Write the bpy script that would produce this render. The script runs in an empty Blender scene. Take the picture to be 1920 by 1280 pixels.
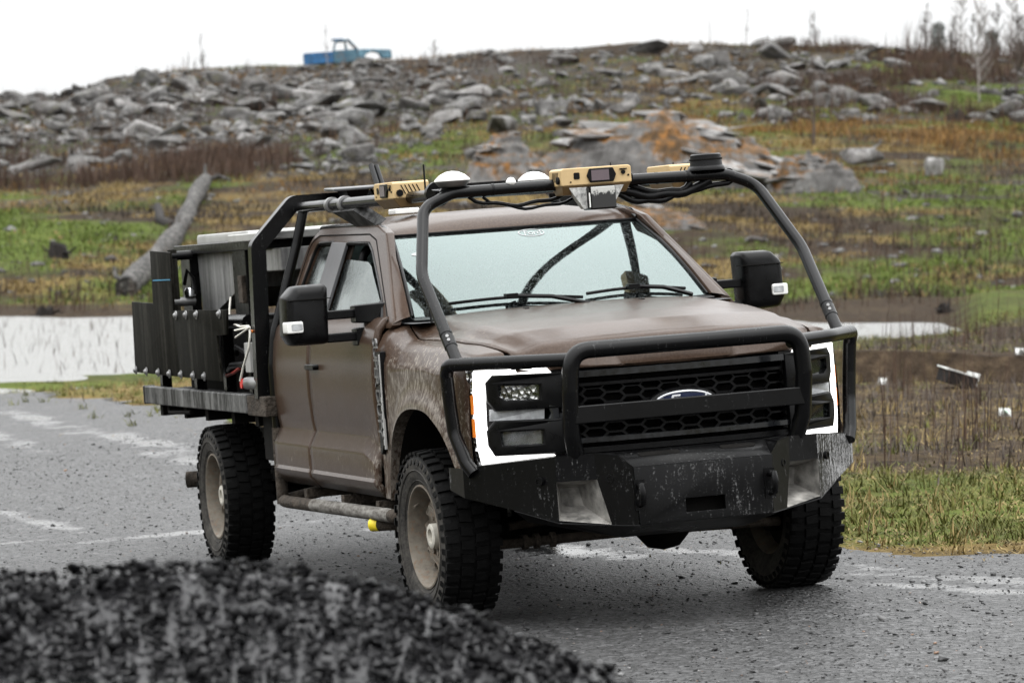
import bpy, bmesh, math, random
import numpy as np
from mathutils import Vector, Matrix

random.seed(7)
RNG = np.random.default_rng(7)
R = math.radians
SC = bpy.context.scene
COL = SC.collection

# ------------------------------------------------------------------ camera, sky, sun, exposure
CAM_H = 1.832
cd = bpy.data.cameras.new('camera')
cd.sensor_width = 36.0
cd.lens = 140.28
cd.clip_start = 0.1
cd.clip_end = 6000
cd.dof.use_dof = True
cd.dof.focus_distance = 19.2
cd.dof.aperture_fstop = 6.3
cam = bpy.data.objects.new('camera', cd)
COL.objects.link(cam)
cam.location = (0, 0, CAM_H)
cam.rotation_euler = (R(90 - 1.617), 0, 0)
SC.camera = cam

SUN_EL, SUN_AZ = R(72), R(160)
world = bpy.data.worlds.new('World')
SC.world = world
world.use_nodes = True
wt = world.node_tree
for n in list(wt.nodes): wt.nodes.remove(n)
wo = wt.nodes.new('ShaderNodeOutputWorld')
bg = wt.nodes.new('ShaderNodeBackground')
sky = wt.nodes.new('ShaderNodeTexSky')
sky.sky_type = 'NISHITA'
sky.sun_disc = False
sky.sun_elevation = SUN_EL
sky.sun_rotation = SUN_AZ
sky.air_density = 2.0
sky.dust_density = 6.0
hs = wt.nodes.new('ShaderNodeHueSaturation'); hs.inputs['Saturation'].default_value = 0.10; hs.inputs['Value'].default_value = 0.10
wt.links.new(sky.outputs[0], hs.inputs['Color'])
# overcast cloud deck: luminance rises from the horizon to the zenith (CIE overcast sky)
tc = wt.nodes.new('ShaderNodeTexCoord')
sx = wt.nodes.new('ShaderNodeSeparateXYZ')
mr = wt.nodes.new('ShaderNodeMapRange')
mr.inputs['From Min'].default_value = 0; mr.inputs['From Max'].default_value = 1
mr.inputs['To Min'].default_value = 0.97; mr.inputs['To Max'].default_value = 5.2
cl = wt.nodes.new('ShaderNodeMix'); cl.data_type = 'RGBA'; cl.blend_type = 'MULTIPLY'; cl.inputs[0].default_value = 1
cl.inputs['B'].default_value = (0.985, 0.995, 1.0, 1)
mx = wt.nodes.new('ShaderNodeMix'); mx.data_type = 'RGBA'; mx.inputs[0].default_value = 0.9
wt.links.new(tc.outputs['Generated'], sx.inputs[0])
wt.links.new(sx.outputs['Z'], mr.inputs['Value'])
wt.links.new(mr.outputs[0], cl.inputs['A'])
wt.links.new(hs.outputs[0], mx.inputs['A'])
wt.links.new(cl.outputs['Result'], mx.inputs['B'])
wt.links.new(mx.outputs['Result'], bg.inputs['Color'])
bg.inputs['Strength'].default_value = 1.0
wt.links.new(bg.outputs[0], wo.inputs[0])

sd = bpy.data.lights.new('sun', 'SUN')
sd.energy = 0.7; sd.angle = R(40); sd.color = (1.0, 0.97, 0.93)
sun = bpy.data.objects.new('sun', sd); COL.objects.link(sun)
sun.rotation_euler = (R(90) - SUN_EL, 0, R(180) - SUN_AZ)

SC.view_settings.view_transform = 'Standard'
SC.view_settings.look = 'None'
SC.view_settings.exposure = 0.0
SC.view_settings.gamma = 1.0
SC.view_settings.use_curve_mapping = False
SC.render.engine = 'CYCLES'
SC.cycles.use_denoising = True
SC.cycles.max_bounces = 6
SC.cycles.diffuse_bounces = 3
SC.cycles.glossy_bounces = 4
SC.cycles.transparent_max_bounces = 12
SC.cycles.transmission_bounces = 4
SC.cycles.caustics_reflective = False
SC.cycles.caustics_refractive = False
SC.cycles.sample_clamp_indirect = 6

# ------------------------------------------------------------------ material helpers
def newmat(name):
    m = bpy.data.materials.new(name); m.use_nodes = True
    nt = m.node_tree
    b = nt.nodes['Principled BSDF']
    return m, nt, b
def N(nt, typ, **kw):
    n = nt.nodes.new(typ)
    for k, v in kw.items(): setattr(n, k, v)
    return n
def coords(nt, kind='Object', scale=(1, 1, 1)):
    t = N(nt, 'ShaderNodeTexCoord'); mp = N(nt, 'ShaderNodeMapping')
    mp.inputs['Scale'].default_value = scale
    nt.links.new(t.outputs[kind], mp.inputs['Vector'])
    return mp.outputs[0]
def noise(nt, vec, scale, detail=4, rough=0.55, dist=0.0):
    n = N(nt, 'ShaderNodeTexNoise'); n.inputs['Scale'].default_value = scale
    n.inputs['Detail'].default_value = detail; n.inputs['Roughness'].default_value = rough
    n.inputs['Distortion'].default_value = dist
    nt.links.new(vec, n.inputs['Vector']); return n.outputs['Fac']
def voro(nt, vec, scale, feature='F1'):
    n = N(nt, 'ShaderNodeTexVoronoi', feature=feature); n.inputs['Scale'].default_value = scale
    nt.links.new(vec, n.inputs['Vector']); return n
def ramp(nt, fac, stops, interp='LINEAR'):
    n = N(nt, 'ShaderNodeValToRGB'); cr = n.color_ramp; cr.interpolation = interp
    while len(cr.elements) < len(stops): cr.elements.new(0.5)
    for e, (p, c) in zip(cr.elements, stops):
        e.position = p
        e.color = (c, c, c, 1) if isinstance(c, (int, float)) else (*c[:3], 1)
    nt.links.new(fac, n.inputs[0]); return n.outputs[0]
def mixc(nt, fac, a, b, mode='MIX'):
    n = N(nt, 'ShaderNodeMix', data_type='RGBA', blend_type=mode)
    for i, sock, v in ((0, n.inputs[0], fac), (1, n.inputs['A'], a), (2, n.inputs['B'], b)):
        if isinstance(v, (int, float)): sock.default_value = v if i == 0 else (v, v, v, 1)
        elif isinstance(v, tuple): sock.default_value = (*v[:3], 1)
        else: nt.links.new(v, sock)
    return n.outputs['Result']
def math_(nt, op, a, b=0.0, clamp=False):
    n = N(nt, 'ShaderNodeMath', operation=op); n.use_clamp = clamp
    for i, v in enumerate((a, b)):
        if isinstance(v, (int, float)): n.inputs[i].default_value = v
        else: nt.links.new(v, n.inputs[i])
    return n.outputs[0]
def maprange(nt, v, a, b, c=0.0, d=1.0):
    n = N(nt, 'ShaderNodeMapRange'); n.clamp = True
    nt.links.new(v, n.inputs[0])
    for i, x in enumerate((a, b, c, d)): n.inputs[i + 1].default_value = x
    return n.outputs[0]
def bump(nt, b, h, strength=0.3, dist=0.01):
    n = N(nt, 'ShaderNodeBump'); n.inputs['Strength'].default_value = strength; n.inputs['Distance'].default_value = dist
    nt.links.new(h, n.inputs['Height']); nt.links.new(n.outputs[0], b.inputs['Normal']); return n
def plain(name, c, rough=0.5, metal=0.0, var=0.25, scale=6, bstr=0.0, bscale=60, spec=0.5, bdist=0.004, coat=0.0):
    """simple procedural material: colour varied by noise, roughness varied, optional bump"""
    m, nt, b = newmat(name)
    v = coords(nt)
    f = noise(nt, v, scale, 5)
    lo = tuple(max(0, x * (1 - var)) for x in c); hi = tuple(min(1, x * (1 + var)) for x in c)
    nt.links.new(ramp(nt, f, [(0.3, lo), (0.7, hi)]), b.inputs['Base Color'])
    nt.links.new(maprange(nt, f, 0.3, 0.7, max(0.02, rough - 0.08), min(1, rough + 0.08)), b.inputs['Roughness'])
    b.inputs['Metallic'].default_value = metal
    b.inputs['Specular IOR Level'].default_value = spec
    if coat: b.inputs['Coat Weight'].default_value = coat; b.inputs['Coat Roughness'].default_value = 0.1
    if bstr: bump(nt, b, noise(nt, v, bscale, 3), bstr, bdist)
    return m

# ------------------------------------------------------------------ mesh helpers
class MB:
    """collects shapes, builds ONE mesh object"""
    def __init__(s): s.v = []; s.f = []
    def add(s, vs, fs):
        o = len(s.v); s.v += [tuple(map(float, p)) for p in vs]; s.f += [tuple(i + o for i in q) for q in fs]; return s
    def box(s, c, d, rot=None, taper=1.0):
        hx, hy, hz = d[0] / 2, d[1] / 2, d[2] / 2
        vs = [Vector((x * (taper if z > 0 else 1), y * (taper if z > 0 else 1), z)) for z in (-hz, hz) for y in (-hy, hy) for x in (-hx, hx)]
        if rot is not None:
            m = Matrix.Rotation(rot[2], 3, 'Z') @ Matrix.Rotation(rot[1], 3, 'Y') @ Matrix.Rotation(rot[0], 3, 'X')
            vs = [m @ p for p in vs]
        vs = [p + Vector(c) for p in vs]
        return s.add(vs, [(0, 2, 3, 1), (4, 5, 7, 6), (0, 1, 5, 4), (2, 6, 7, 3), (0, 4, 6, 2), (1, 3, 7, 5)])
    def prism(s, poly, mapf, t0, t1):
        """poly: list of (u,v); mapf(u,v,t)->xyz; cap faces + sides"""
        n = len(poly)
        vs = [mapf(u, v, t0) for u, v in poly] + [mapf(u, v, t1) for u, v in poly]
        fs = [tuple(range(n))[::-1], tuple(range(n, 2 * n))] + [(i, (i + 1) % n, n + (i + 1) % n, n + i) for i in range(n)]
        return s.add(vs, fs)
    def grid(s, pts, close_u=False):
        """pts[i][j]"""
        a = len(pts); b = len(pts[0])
        vs = [p for row in pts for p in row]; fs = []
        for i in range(a if close_u else a - 1):
            for j in range(b - 1):
                k = (i + 1) % a
                fs.append((i * b + j, k * b + j, k * b + j + 1, i * b + j + 1))
        return s.add(vs, fs)
    def tube(s, path, r, n=10, caps=True, r2=None):
        path = [Vector(p) for p in path]; rings = []
        m = len(path); prev = None
        for i, p in enumerate(path):
            t = (path[min(i + 1, m - 1)] - path[max(i - 1, 0)]).normalized()
            if prev is None:
                a = Vector((0, 0, 1)) if abs(t.z) < 0.9 else Vector((1, 0, 0))
                x = t.cross(a).normalized()
            else:
                x = (prev - t * prev.dot(t)).normalized()
            prev = x; y = t.cross(x)
            if isinstance(r, (list, tuple)): rr = r[i]
            else: rr = r if r2 is None else r + (r2 - r) * i / (m - 1)
            rings.append([p + (x * math.cos(q) + y * math.sin(q)) * rr for q in [2 * math.pi * k / n for k in range(n)]])
        vs = [p for g in rings for p in g]; fs = []
        for i in range(m - 1):
            for k in range(n):
                k2 = (k + 1) % n
                fs.append((i * n + k, i * n + k2, (i + 1) * n + k2, (i + 1) * n + k))
        if caps: fs += [tuple(range(n))[::-1], tuple(range((m - 1) * n, m * n))]
        return s.add(vs, fs)
    def lathe(s, prof, n=24, mapf=None, closed=False):
        """prof: (radius, height); axis local z; mapf(x,y,z)"""
        mapf = mapf or (lambda x, y, z: (x, y, z)); b = len(prof)
        pts = [[mapf(r_ * math.cos(2 * math.pi * k / n), r_ * math.sin(2 * math.pi * k / n), h) for r_, h in prof] for k in range(n)]
        return s.grid(pts, True)
    def build(s, name, mat, parent=None, smooth=35, bev=0.0, seg=2, sub=0, solid=0.0):
        me = bpy.data.meshes.new(name)
        me.from_pydata(s.v, [], s.f); me.validate(clean_customdata=False)
        bm = bmesh.new(); bm.from_mesh(me)
        bmesh.ops.remove_doubles(bm, verts=bm.verts, dist=1e-5)
        bmesh.ops.recalc_face_normals(bm, faces=bm.faces)
        bm.to_mesh(me); bm.free()
        return link(name, me, mat, parent, smooth, bev, seg, sub, solid)
def link(name, me, mat, parent=None, smooth=35, bev=0.0, seg=2, sub=0, solid=0.0):
    if mat is not None: me.materials.append(mat)
    if smooth:
        me.shade_smooth()
        me.set_sharp_from_angle(angle=R(smooth))
    o = bpy.data.objects.new(name, me); COL.objects.link(o)
    if parent is not None: o.parent = parent
    if solid:
        md = o.modifiers.new('thickness', 'SOLIDIFY'); md.thickness = solid; md.offset = 0
    if bev:
        md = o.modifiers.new('bevel', 'BEVEL'); md.width = bev; md.segments = seg; md.limit_method = 'ANGLE'; md.angle_limit = R(40)
        md.harden_normals = True
    if sub:
        md = o.modifiers.new('subdivision', 'SUBSURF'); md.levels = sub; md.render_levels = sub
    return o
def fillet(path, r, n=6):
    """round the corners of a polyline"""
    P = [Vector(p) for p in path]; out = [P[0]]
    for i in range(1, len(P) - 1):
        a, b, c = P[i - 1], P[i], P[i + 1]
        u = (a - b); w = (c - b); lu, lw = u.length, w.length; u.normalize(); w.normalize()
        ang = u.angle(w)
        rr = r[i - 1] if isinstance(r, (list, tuple)) else r
        t = min(rr / max(math.tan(ang / 2), 1e-3), lu * 0.49, lw * 0.49)
        p0, p1 = b + u * t, b + w * t
        for k in range(n + 1):
            q = k / n
            out.append(p0 * (1 - q) ** 2 + b * 2 * q * (1 - q) + p1 * q * q)
    out.append(P[-1]); return out
def rrect(x0, y0, x1, y1, r, n=4):
    pts = []
    for cx, cy, a0 in ((x1 - r, y1 - r, 0), (x0 + r, y1 - r, 90), (x0 + r, y0 + r, 180), (x1 - r, y0 + r, 270)):
        for k in range(n + 1):
            a = R(a0 + 90 * k / n); pts.append((cx + r * math.cos(a), cy + r * math.sin(a)))
    return pts
def plate(polys, depth, bevel=0.0, mapf=None, sub_len=None):
    """2D outline with holes -> MB (curve fill); mapf(u,v,w)->xyz, w in [-depth/2, depth/2]"""
    cu = bpy.data.curves.new('tmp', 'CURVE'); cu.dimensions = '2D'; cu.fill_mode = 'BOTH'
    cu.extrude = max(depth / 2 - bevel, 0); cu.bevel_depth = bevel; cu.bevel_resolution = 1
    for poly in polys:
        if sub_len:
            q = []
            for i in range(len(poly)):
                a, b = poly[i], poly[(i + 1) % len(poly)]
                k = max(1, int(math.hypot(b[0] - a[0], b[1] - a[1]) / sub_len))
                q += [(a[0] + (b[0] - a[0]) * j / k, a[1] + (b[1] - a[1]) * j / k) for j in range(k)]
            poly = q
        sp = cu.splines.new('POLY'); sp.points.add(len(poly) - 1); sp.use_cyclic_u = True
        for p, (u, v) in zip(sp.points, poly): p.co = (u, v, 0, 1)
    ob = bpy.data.objects.new('tmp', cu); COL.objects.link(ob)
    dg = bpy.context.evaluated_depsgraph_get()
    me = bpy.data.meshes.new_from_object(ob.evaluated_get(dg))
    mb = MB()
    mapf = mapf or (lambda u, v, w: (u, v, w))
    mb.add([mapf(*v.co) for v in me.vertices], [tuple(p.vertices) for p in me.polygons])
    bpy.data.objects.remove(ob); bpy.data.curves.remove(cu); bpy.data.meshes.remove(me)
    return mb
def text_mb(body, size, depth, mapf, shear=0.0, align='CENTER', spacing=1.0, offset=0.0):
    cu = bpy.data.curves.new('tmp', 'FONT'); cu.body = body; cu.size = size; cu.extrude = depth / 2
    cu.align_x = align; cu.align_y = 'CENTER'; cu.shear = shear; cu.resolution_u = 2; cu.space_character = spacing; cu.offset = offset
    ob = bpy.data.objects.new('tmp', cu); COL.objects.link(ob)
    dg = bpy.context.evaluated_depsgraph_get(); dg.update()
    me = bpy.data.meshes.new_from_object(ob.evaluated_get(dg))
    mb = MB(); mb.add([mapf(*v.co) for v in me.vertices], [tuple(p.vertices) for p in me.polygons])
    bpy.data.objects.remove(ob); bpy.data.curves.remove(cu); bpy.data.meshes.remove(me)
    return mb
def empty(name, loc=(0, 0, 0), rz=0.0):
    o = bpy.data.objects.new(name, None); COL.objects.link(o); o.location = loc; o.rotation_euler = (0, 0, rz)
    o.empty_display_size = 0.2
    return o
def tag(o, label=None, cat=None, group=None, kind=None):
    if label: o['label'] = label
    if cat: o['category'] = cat
    if group: o['group'] = group
    if kind: o['kind'] = kind
    return o
def copy_tree(o, parent=None):
    c = o.copy(); COL.objects.link(c)
    if parent is not None: c.parent = parent
    for ch in list(o.children): copy_tree(ch, c)
    return c
def lerp(a, b, t): return a + (b - a) * t
def sstep(a, b, x):
    t = np.clip((np.asarray(x, float) - a) / (b - a), 0, 1); return t * t * (3 - 2 * t)
# ------------------------------------------------------------------ terrain height field
def _hash(ix, iy, seed):
    h = (ix.astype(np.int64) * 374761393 + iy.astype(np.int64) * 668265263 + seed * 1442695041) & 0x7fffffff
    h = ((h ^ (h >> 13)) * 1274126177) & 0x7fffffff
    h = h ^ (h >> 16)
    return (h & 0xffff) / 65535.0
def vnoise(x, y, seed=0):
    x = np.asarray(x, float); y = np.asarray(y, float)
    ix = np.floor(x); iy = np.floor(y); fx = x - ix; fy = y - iy
    fx = fx * fx * (3 - 2 * fx); fy = fy * fy * (3 - 2 * fy)
    a = _hash(ix, iy, seed); b = _hash(ix + 1, iy, seed); c = _hash(ix, iy + 1, seed); d = _hash(ix + 1, iy + 1, seed)
    return (a * (1 - fx) + b * fx) * (1 - fy) + (c * (1 - fx) + d * fx) * fy
def fbm(x, y, sc, oct=4, seed=0):
    s = 0; a = 1; t = 0
    for o in range(oct):
        s = s + a * vnoise(np.asarray(x) / sc * 2 ** o + 17.3 * o, np.asarray(y) / sc * 2 ** o + 5.1 * o, seed + o); t += a; a *= 0.5
    return s / t
# the truck stands on a road with a slight crossfall; u runs along the road, v across it
TM = np.array([[0.29024, 0.95415, -0.07316], [-0.95672, 0.29102, -0.00008], [0.02122, 0.07002, 0.99732]])
TO = np.array([0.54942, 19.40377, 0.0])
def to_uv(x, y):
    dx = np.asarray(x, float) - TO[0]; dy = np.asarray(y, float) - TO[1]
    return 0.2902 * dx - 0.9567 * dy, 0.9567 * dx + 0.2902 * dy
POND_Z = -0.30
RX = np.array([-2.6, -1.2, -.60, -.34, -.20, -.135, -.122, -.112, -.100, -.088, -.075, -.05, -.03, 0.0, .03, .06, .085, .105, .125, .16, .25, .6, 2.6])
RY = np.array([-1900, -1100, -500, 60, 178, 178, 182, 176, 150, 140, 136, 130, 118, 100, 92, 88, 84, 92, 104, 110, 115, 60., -900.])  # ridge rise beyond the left view edge is added, to darken the door reflections
PD = np.array([3., 30, 46, 58, 66, 90, 107, 126, 150, 186, 240, 262, 300, 500, 1500])
def ridge_y(s): return np.interp(s, RX, RY)
def ground_z(x, y):
    x = np.asarray(x, float); y = np.asarray(y, float)
    s = x / np.maximum(y, 3.0)
    ry = ridge_y(s)
    zr = CAM_H + (429 - ry) * 240 / 7481.0
    k = zr / 12.1
    pz = [0.0, 0.0, -0.04, -0.24, -0.62, -0.62, -0.10, 1.6, 3.4, 6.3, 12.1, 12.3, 11.2, 6.0, 4.0]
    base = np.interp(y, PD, pz)
    hill = sstep(106, 200, y)
    base = base * (1 + (k - 1) * hill)
    # the right-hand side of the pond closes off: bank instead of water
    bank = sstep(0.109, 0.122, s + 0.012 * (fbm(x, y, 7, 3, 40) - .5)) * (y > 46) * (1 - sstep(96, 112, y))
    base = base * (1 - bank) + bank * (-0.10 + np.maximum(0, y - 96) * 0.01)
    base = base + .34 * sstep(.055, .082, s) * (y > 46) * (1 - sstep(100, 112, y)) * (1 - np.exp(-((y - 77) / 9.0) ** 2))
    # bank of the near shore wanders
    u, v = to_uv(x, y)
    near = 1 - sstep(24, 44, np.hypot(u * 0.75, v))
    road = (0.127 * np.tanh(u / 6.0) + 0.07 * 3.2 * np.tanh(v / 3.2))
    z = base + road * near
    amp = sstep(20, 30, np.abs(v) * 8 + 3) * 0.0
    rough = 0.16 * sstep(100, 125, y) + 0.5 * sstep(165, 215, y)
    z = z + rough * 1.7 * (fbm(x, y, 9, 4, 3) - .5)
    sh = sstep(44, 54, y) * (1 - sstep(100, 112, y))
    z = z + sh * 0.95 * (fbm(x, y * .45, 9, 5, 9) - .5)
    verge = sstep(2.3, 4.5, v) * (1 - sstep(46, 60, y))
    z = z + verge * (0.10 * fbm(x, y, 1.3, 3, 21) - 0.02)
    # gentle lumps in the meadow on the right
    z = z + 0.35 * sstep(104, 130, y) * (1 - sstep(180, 220, y)) * (fbm(x, y, 16, 3, 33) - .5) * 2
    return z
def px_to_s(px): return (px - 960) / 7481.0
def ground_at_px(px, py):
    """a place on the ground that lies on a given line of sight (used to lay the place out from measurements)"""
    s = (px - 960) / 7481.0
    ds = np.concatenate([np.arange(12, 60, .1), np.arange(60, 262, .25)])
    zz = ground_z(s * ds, ds)
    yy = 429 + (CAM_H - zz) * 7481 / ds
    i = np.where(yy <= py)[0]
    d = ds[i[0]] if len(i) else 250.0
    return s * d, d, float(ground_z(s * d, d))

# ---- the ground sheet
ss = np.unique(np.concatenate([np.linspace(-2.6, -.62, 14), np.linspace(-.62, -.19, 22), np.linspace(-.19, .19, 330), np.linspace(.19, .62, 22), np.linspace(.62, 2.6, 14)]))
dd = np.unique(np.concatenate([np.linspace(2.5, 16, 20), np.linspace(16, 60, 190), np.linspace(60, 130, 150), np.linspace(130, 270, 230), np.geomspace(270, 3000, 26)]))
S, D = np.meshgrid(ss, dd)
GX = S * (D + 2); GY = D
GZ = ground_z(GX, GY)
nr, nc = S.shape
verts = np.stack([GX, GY, GZ], -1).reshape(-1, 3)
idx = np.arange(nr * nc).reshape(nr, nc)
faces = np.stack([idx[:-1, :-1], idx[:-1, 1:], idx[1:, 1:], idx[1:, :-1]], -1).reshape(-1, 4)
# the land goes on to the sides and behind the viewer
o_ = len(verts)
bx, by = np.meshgrid(np.linspace(-1500, 1500, 61), np.linspace(-1500, 2.4, 41))
bz = 0.02 * fbm(bx, by, 40, 3, 8) - .05 + 40 * sstep(120, 700, -by) * fbm(bx, by, 300, 3, 18)
gi = np.arange(bx.size).reshape(bx.shape) + o_
faces = np.concatenate([faces, np.stack([gi[:-1, :-1], gi[:-1, 1:], gi[1:, 1:], gi[1:, :-1]], -1).reshape(-1, 4)])
verts = np.concatenate([verts, np.stack([bx, by, bz], -1).reshape(-1, 3)])
for sx_ in (-1, 1):
    o_ = len(verts); verts = np.concatenate([verts, np.array([[sx_ * 6.0, 2.4, -.9], [sx_ * 1500, 2.4, -.9], [sx_ * 1500, 3000, -.9], [sx_ * 1500, 560, -.9]])]); faces = np.concatenate([faces, np.array([[o_, o_ + 1, o_ + 2, o_ + 3]])])
def fast_mesh(name, v, f):
    me = bpy.data.meshes.new(name)
    v = np.asarray(v, np.float32); f = np.asarray(f, np.int32); k = f.shape[1]
    me.vertices.add(len(v)); me.vertices.foreach_set('co', v.ravel())
    me.loops.add(f.size); me.loops.foreach_set('vertex_index', f.ravel())
    me.polygons.add(len(f)); me.polygons.foreach_set('loop_start', np.arange(0, f.size, k, dtype=np.int32))
    me.polygons.foreach_set('loop_total', np.full(len(f), k, np.int32))
    me.update(calc_edges=True); return me
def cover(x, y):
    """ground cover weights at a place: green grass, straw/orange dry grass, bare dark soil, grey rubble"""
    s = x / np.maximum(y, 3)
    n1 = fbm(x, y, 9, 4, 50); n2 = fbm(x, y, 3.0, 4, 60); n3 = fbm(x * .6, y * .35, 14, 4, 70)
    u, v = to_uv(x, y)
    near = 1 - sstep(50, 62, y)
    hill = sstep(180, 212, y) * (1 - .35 * sstep(.0, .08, s))
    left_rock = sstep(150, 172, y) * (1 - sstep(-.055, -.02, s))
    rub = np.clip(hill * .62 + left_rock * .62 + (n2 - .5) * 2.4 + (n1 - .5) * 1.2, 0, 1) * sstep(120, 150, y)
    g_near = np.clip((n2 - .40) * 3.2, 0, 1)
    n5 = fbm(x * .8, y * .4, 4.5, 4, 150)
    green = np.clip((n1 * .45 + n3 * .55 + n5 * .5 - .76) * 5.5 + .58 + .34 * (1 - sstep(128, 150, y)) + .20 * sstep(.03, .07, s) * (1 - sstep(165, 185, y)), 0, 1)
    green = green * (1 - .40 * sstep(150, 185, y) * (1 - sstep(.05, .09, s))) * (1 - .7 * rub) * (1 - .45 * sstep(195, 235, y))
    straw = np.clip((n2 - .50) * 4 + .30 * sstep(128, 150, y) + .5 * sstep(.03, .06, s) * sstep(165, 178, y) * (1 - sstep(192, 206, y)), 0, 1) * (1 - rub)
    weeds = sstep(.070, .095, s + .02 * (n1 - .5)) * sstep(25, 31, y) * (1 - sstep(50, 62, y))
    green = green * (1 - .75 * weeds) * (1 - near) + near * g_near * (1 - .8 * weeds)
    straw = straw * (1 - near) + near * np.clip((n1 - .35) * 3, 0, 1) * (1 - .5 * weeds)
    mud = sstep(58, 64, y) * (1 - sstep(98, 108, y)) * (1 - .7 * sstep(.105, .12, s))
    green *= (1 - mud); straw *= (1 - mud * .8)
    return green, straw, rub, np.clip(weeds + mud * .6, 0, 1)
cg, cs_, cr_, cw = cover(verts[:, 0], verts[:, 1])
gme = fast_mesh('ground', verts, faces)
at = gme.attributes.new('cover', 'FLOAT_COLOR', 'POINT')
at.data.foreach_set('color', np.stack([cg, cs_, cr_, cw], -1).astype(np.float32).ravel())

m, nt, b = newmat('meadow_ground')
v = coords(nt)
a = N(nt, 'ShaderNodeAttribute', attribute_name='cover')
sp = N(nt, 'ShaderNodeSeparateColor'); nt.links.new(a.outputs['Color'], sp.inputs[0])
n_f = noise(nt, v, 5.0, 6, .62); n_c = noise(nt, v, 0.7, 5, .6); n_s = noise(nt, v, 22, 4, .6)
soil = ramp(nt, n_f, [(.3, (0.01, 0.0075, 0.0055)), (.55, (0.0275, 0.02, 0.014)), (.75, (0.055, 0.0425, 0.03))])
grass = ramp(nt, n_f, [(.28, (0.021, 0.0336, 0.0063)), (.5, (0.063, 0.091, 0.0168)), (.72, (0.1295, 0.1435, 0.0336))])
straw = ramp(nt, n_f, [(.25, (0.0578, 0.0374, 0.01496)), (.5, (0.1292, 0.0918, 0.034)), (.75, (0.204, 0.1462, 0.0578))])
rub = ramp(nt, n_f, [(.3, (0.013, 0.01105, 0.0091)), (.5, (0.039, 0.0338, 0.0286)), (.72, (0.0975, 0.091, 0.0845))])
def wmask(w, off, k=1.5, g=3.4):
    mp = N(nt, 'ShaderNodeMapping'); mp.inputs['Location'].default_value = (off, off * 1.7, 0); nt.links.new(v, mp.inputs['Vector'])
    nn = math_(nt, 'ADD', math_(nt, 'MULTIPLY', noise(nt, mp.outputs[0], .55, 4, .6), .55), math_(nt, 'MULTIPLY', noise(nt, mp.outputs[0], 2.6, 5, .7), .45))
    return math_(nt, 'ADD', math_(nt, 'ADD', math_(nt, 'MULTIPLY', math_(nt, 'SUBTRACT', w, .5), k), math_(nt, 'MULTIPLY', math_(nt, 'SUBTRACT', nn, .5), g)), .5, True)
dead = ramp(nt, n_f, [(.3, (0.018, 0.0126, 0.0084)), (.55, (0.051, 0.036, 0.0228)), (.78, (0.102, 0.075, 0.045))])
col = mixc(nt, wmask(sp.outputs[1], 3.0), mixc(nt, wmask(sp.outputs[1], 41.0, .4, 4), soil, dead), straw)
col = mixc(nt, math_(nt, 'MULTIPLY', wmask(sp.outputs[0], 11.0), .92), col, grass)
col = mixc(nt, wmask(sp.outputs[2], 23.0, 1.8, 2.2), col, rub)
col = mixc(nt, math_(nt, 'MULTIPLY', a.outputs['Alpha'], .70), col, ramp(nt, n_f, [(.3, (.014, .010, .0075)), (.55, (.042, .030, .020)), (.78, (.11, .080, .050))]))
nt.links.new(col, b.inputs['Base Color'])
b.inputs['Roughness'].default_value = 0.95; b.inputs['Specular IOR Level'].default_value = 0.06
bump(nt, b, math_(nt, 'ADD', n_f, n_s), 0.8, 0.08)
MEADOW = m
ground = link('ground', gme, m, None, smooth=0); gme.shade_smooth()
tag(ground, kind='structure')

# ---- pond water
m, nt, b = newmat('pond_water')
v = coords(nt)
b.inputs['Base Color'].default_value = (.10, .10, .092, 1)
b.inputs['IOR'].default_value = 1.33
b.inputs['Specular IOR Level'].default_value = 1.0
b.inputs['Roughness'].default_value = 0.24
rip = math_(nt, 'ADD', noise(nt, v, 9, 3, .6), noise(nt, coords(nt, scale=(1, .4, 1)), 1.6, 3))
bump(nt, b, rip, 0.9, 0.10)
WATER = m
mb = MB(); mb.add([(-46, 44, POND_Z), (16, 44, POND_Z), (26, 112, POND_Z), (-70, 112, POND_Z)], [(0, 1, 2, 3)])
tag(mb.build('pond', WATER, smooth=0), kind='structure')

# ---- gravel road, a sheet a little above the ground with a ragged edge; standing water films are marked per vertex
m, nt, b = newmat('wet_gravel')
v = coords(nt)
n1 = noise(nt, v, .9, 6, .65); n2 = noise(nt, v, 30, 5, .75); vo = voro(nt, v, 42); n4 = noise(nt, v, 7, 5, .7)
vc = N(nt, 'ShaderNodeSeparateColor'); nt.links.new(vo.outputs['Color'], vc.inputs[0])
c1 = ramp(nt, math_(nt, 'ADD', math_(nt, 'MULTIPLY', n2, .6), math_(nt, 'MULTIPLY', vc.outputs[0], .4)), [(.32, (.004, .004, .0043)), (.47, (.022, .022, .0225)), (.66, (.125, .125, .127))])
c2 = mixc(nt, maprange(nt, n4, .40, .62), mixc(nt, .55, c1, (.020, .0195, .019)), c1)
c2 = mixc(nt, math_(nt, 'MULTIPLY', math_(nt, 'LESS_THAN', vo.outputs['Distance'], .20), .5), c2, (.13, .13, .13))
c2 = mixc(nt, math_(nt, 'MULTIPLY', maprange(nt, n1, .35, .65), .35), c2, (.022, .0215, .021))
a = N(nt, 'ShaderNodeAttribute', attribute_name='wet')
edge = math_(nt, 'ADD', a.outputs['Fac'], math_(nt, 'ADD', math_(nt, 'MULTIPLY', math_(nt, 'SUBTRACT', n4, .5), 2.2), math_(nt, 'MULTIPLY', math_(nt, 'SUBTRACT', n2, .5), 1.3)))
n6 = noise(nt, coords(nt, scale=(1, 1, 1)), 1.7, 4, .6)
edge = math_(nt, 'ADD', edge, math_(nt, 'MULTIPLY', math_(nt, 'SUBTRACT', n6, .52), 2.4))
wet = math_(nt, 'MULTIPLY', maprange(nt, edge, .50, 1.0), maprange(nt, a.outputs['Fac'], .02, .3))
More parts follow.
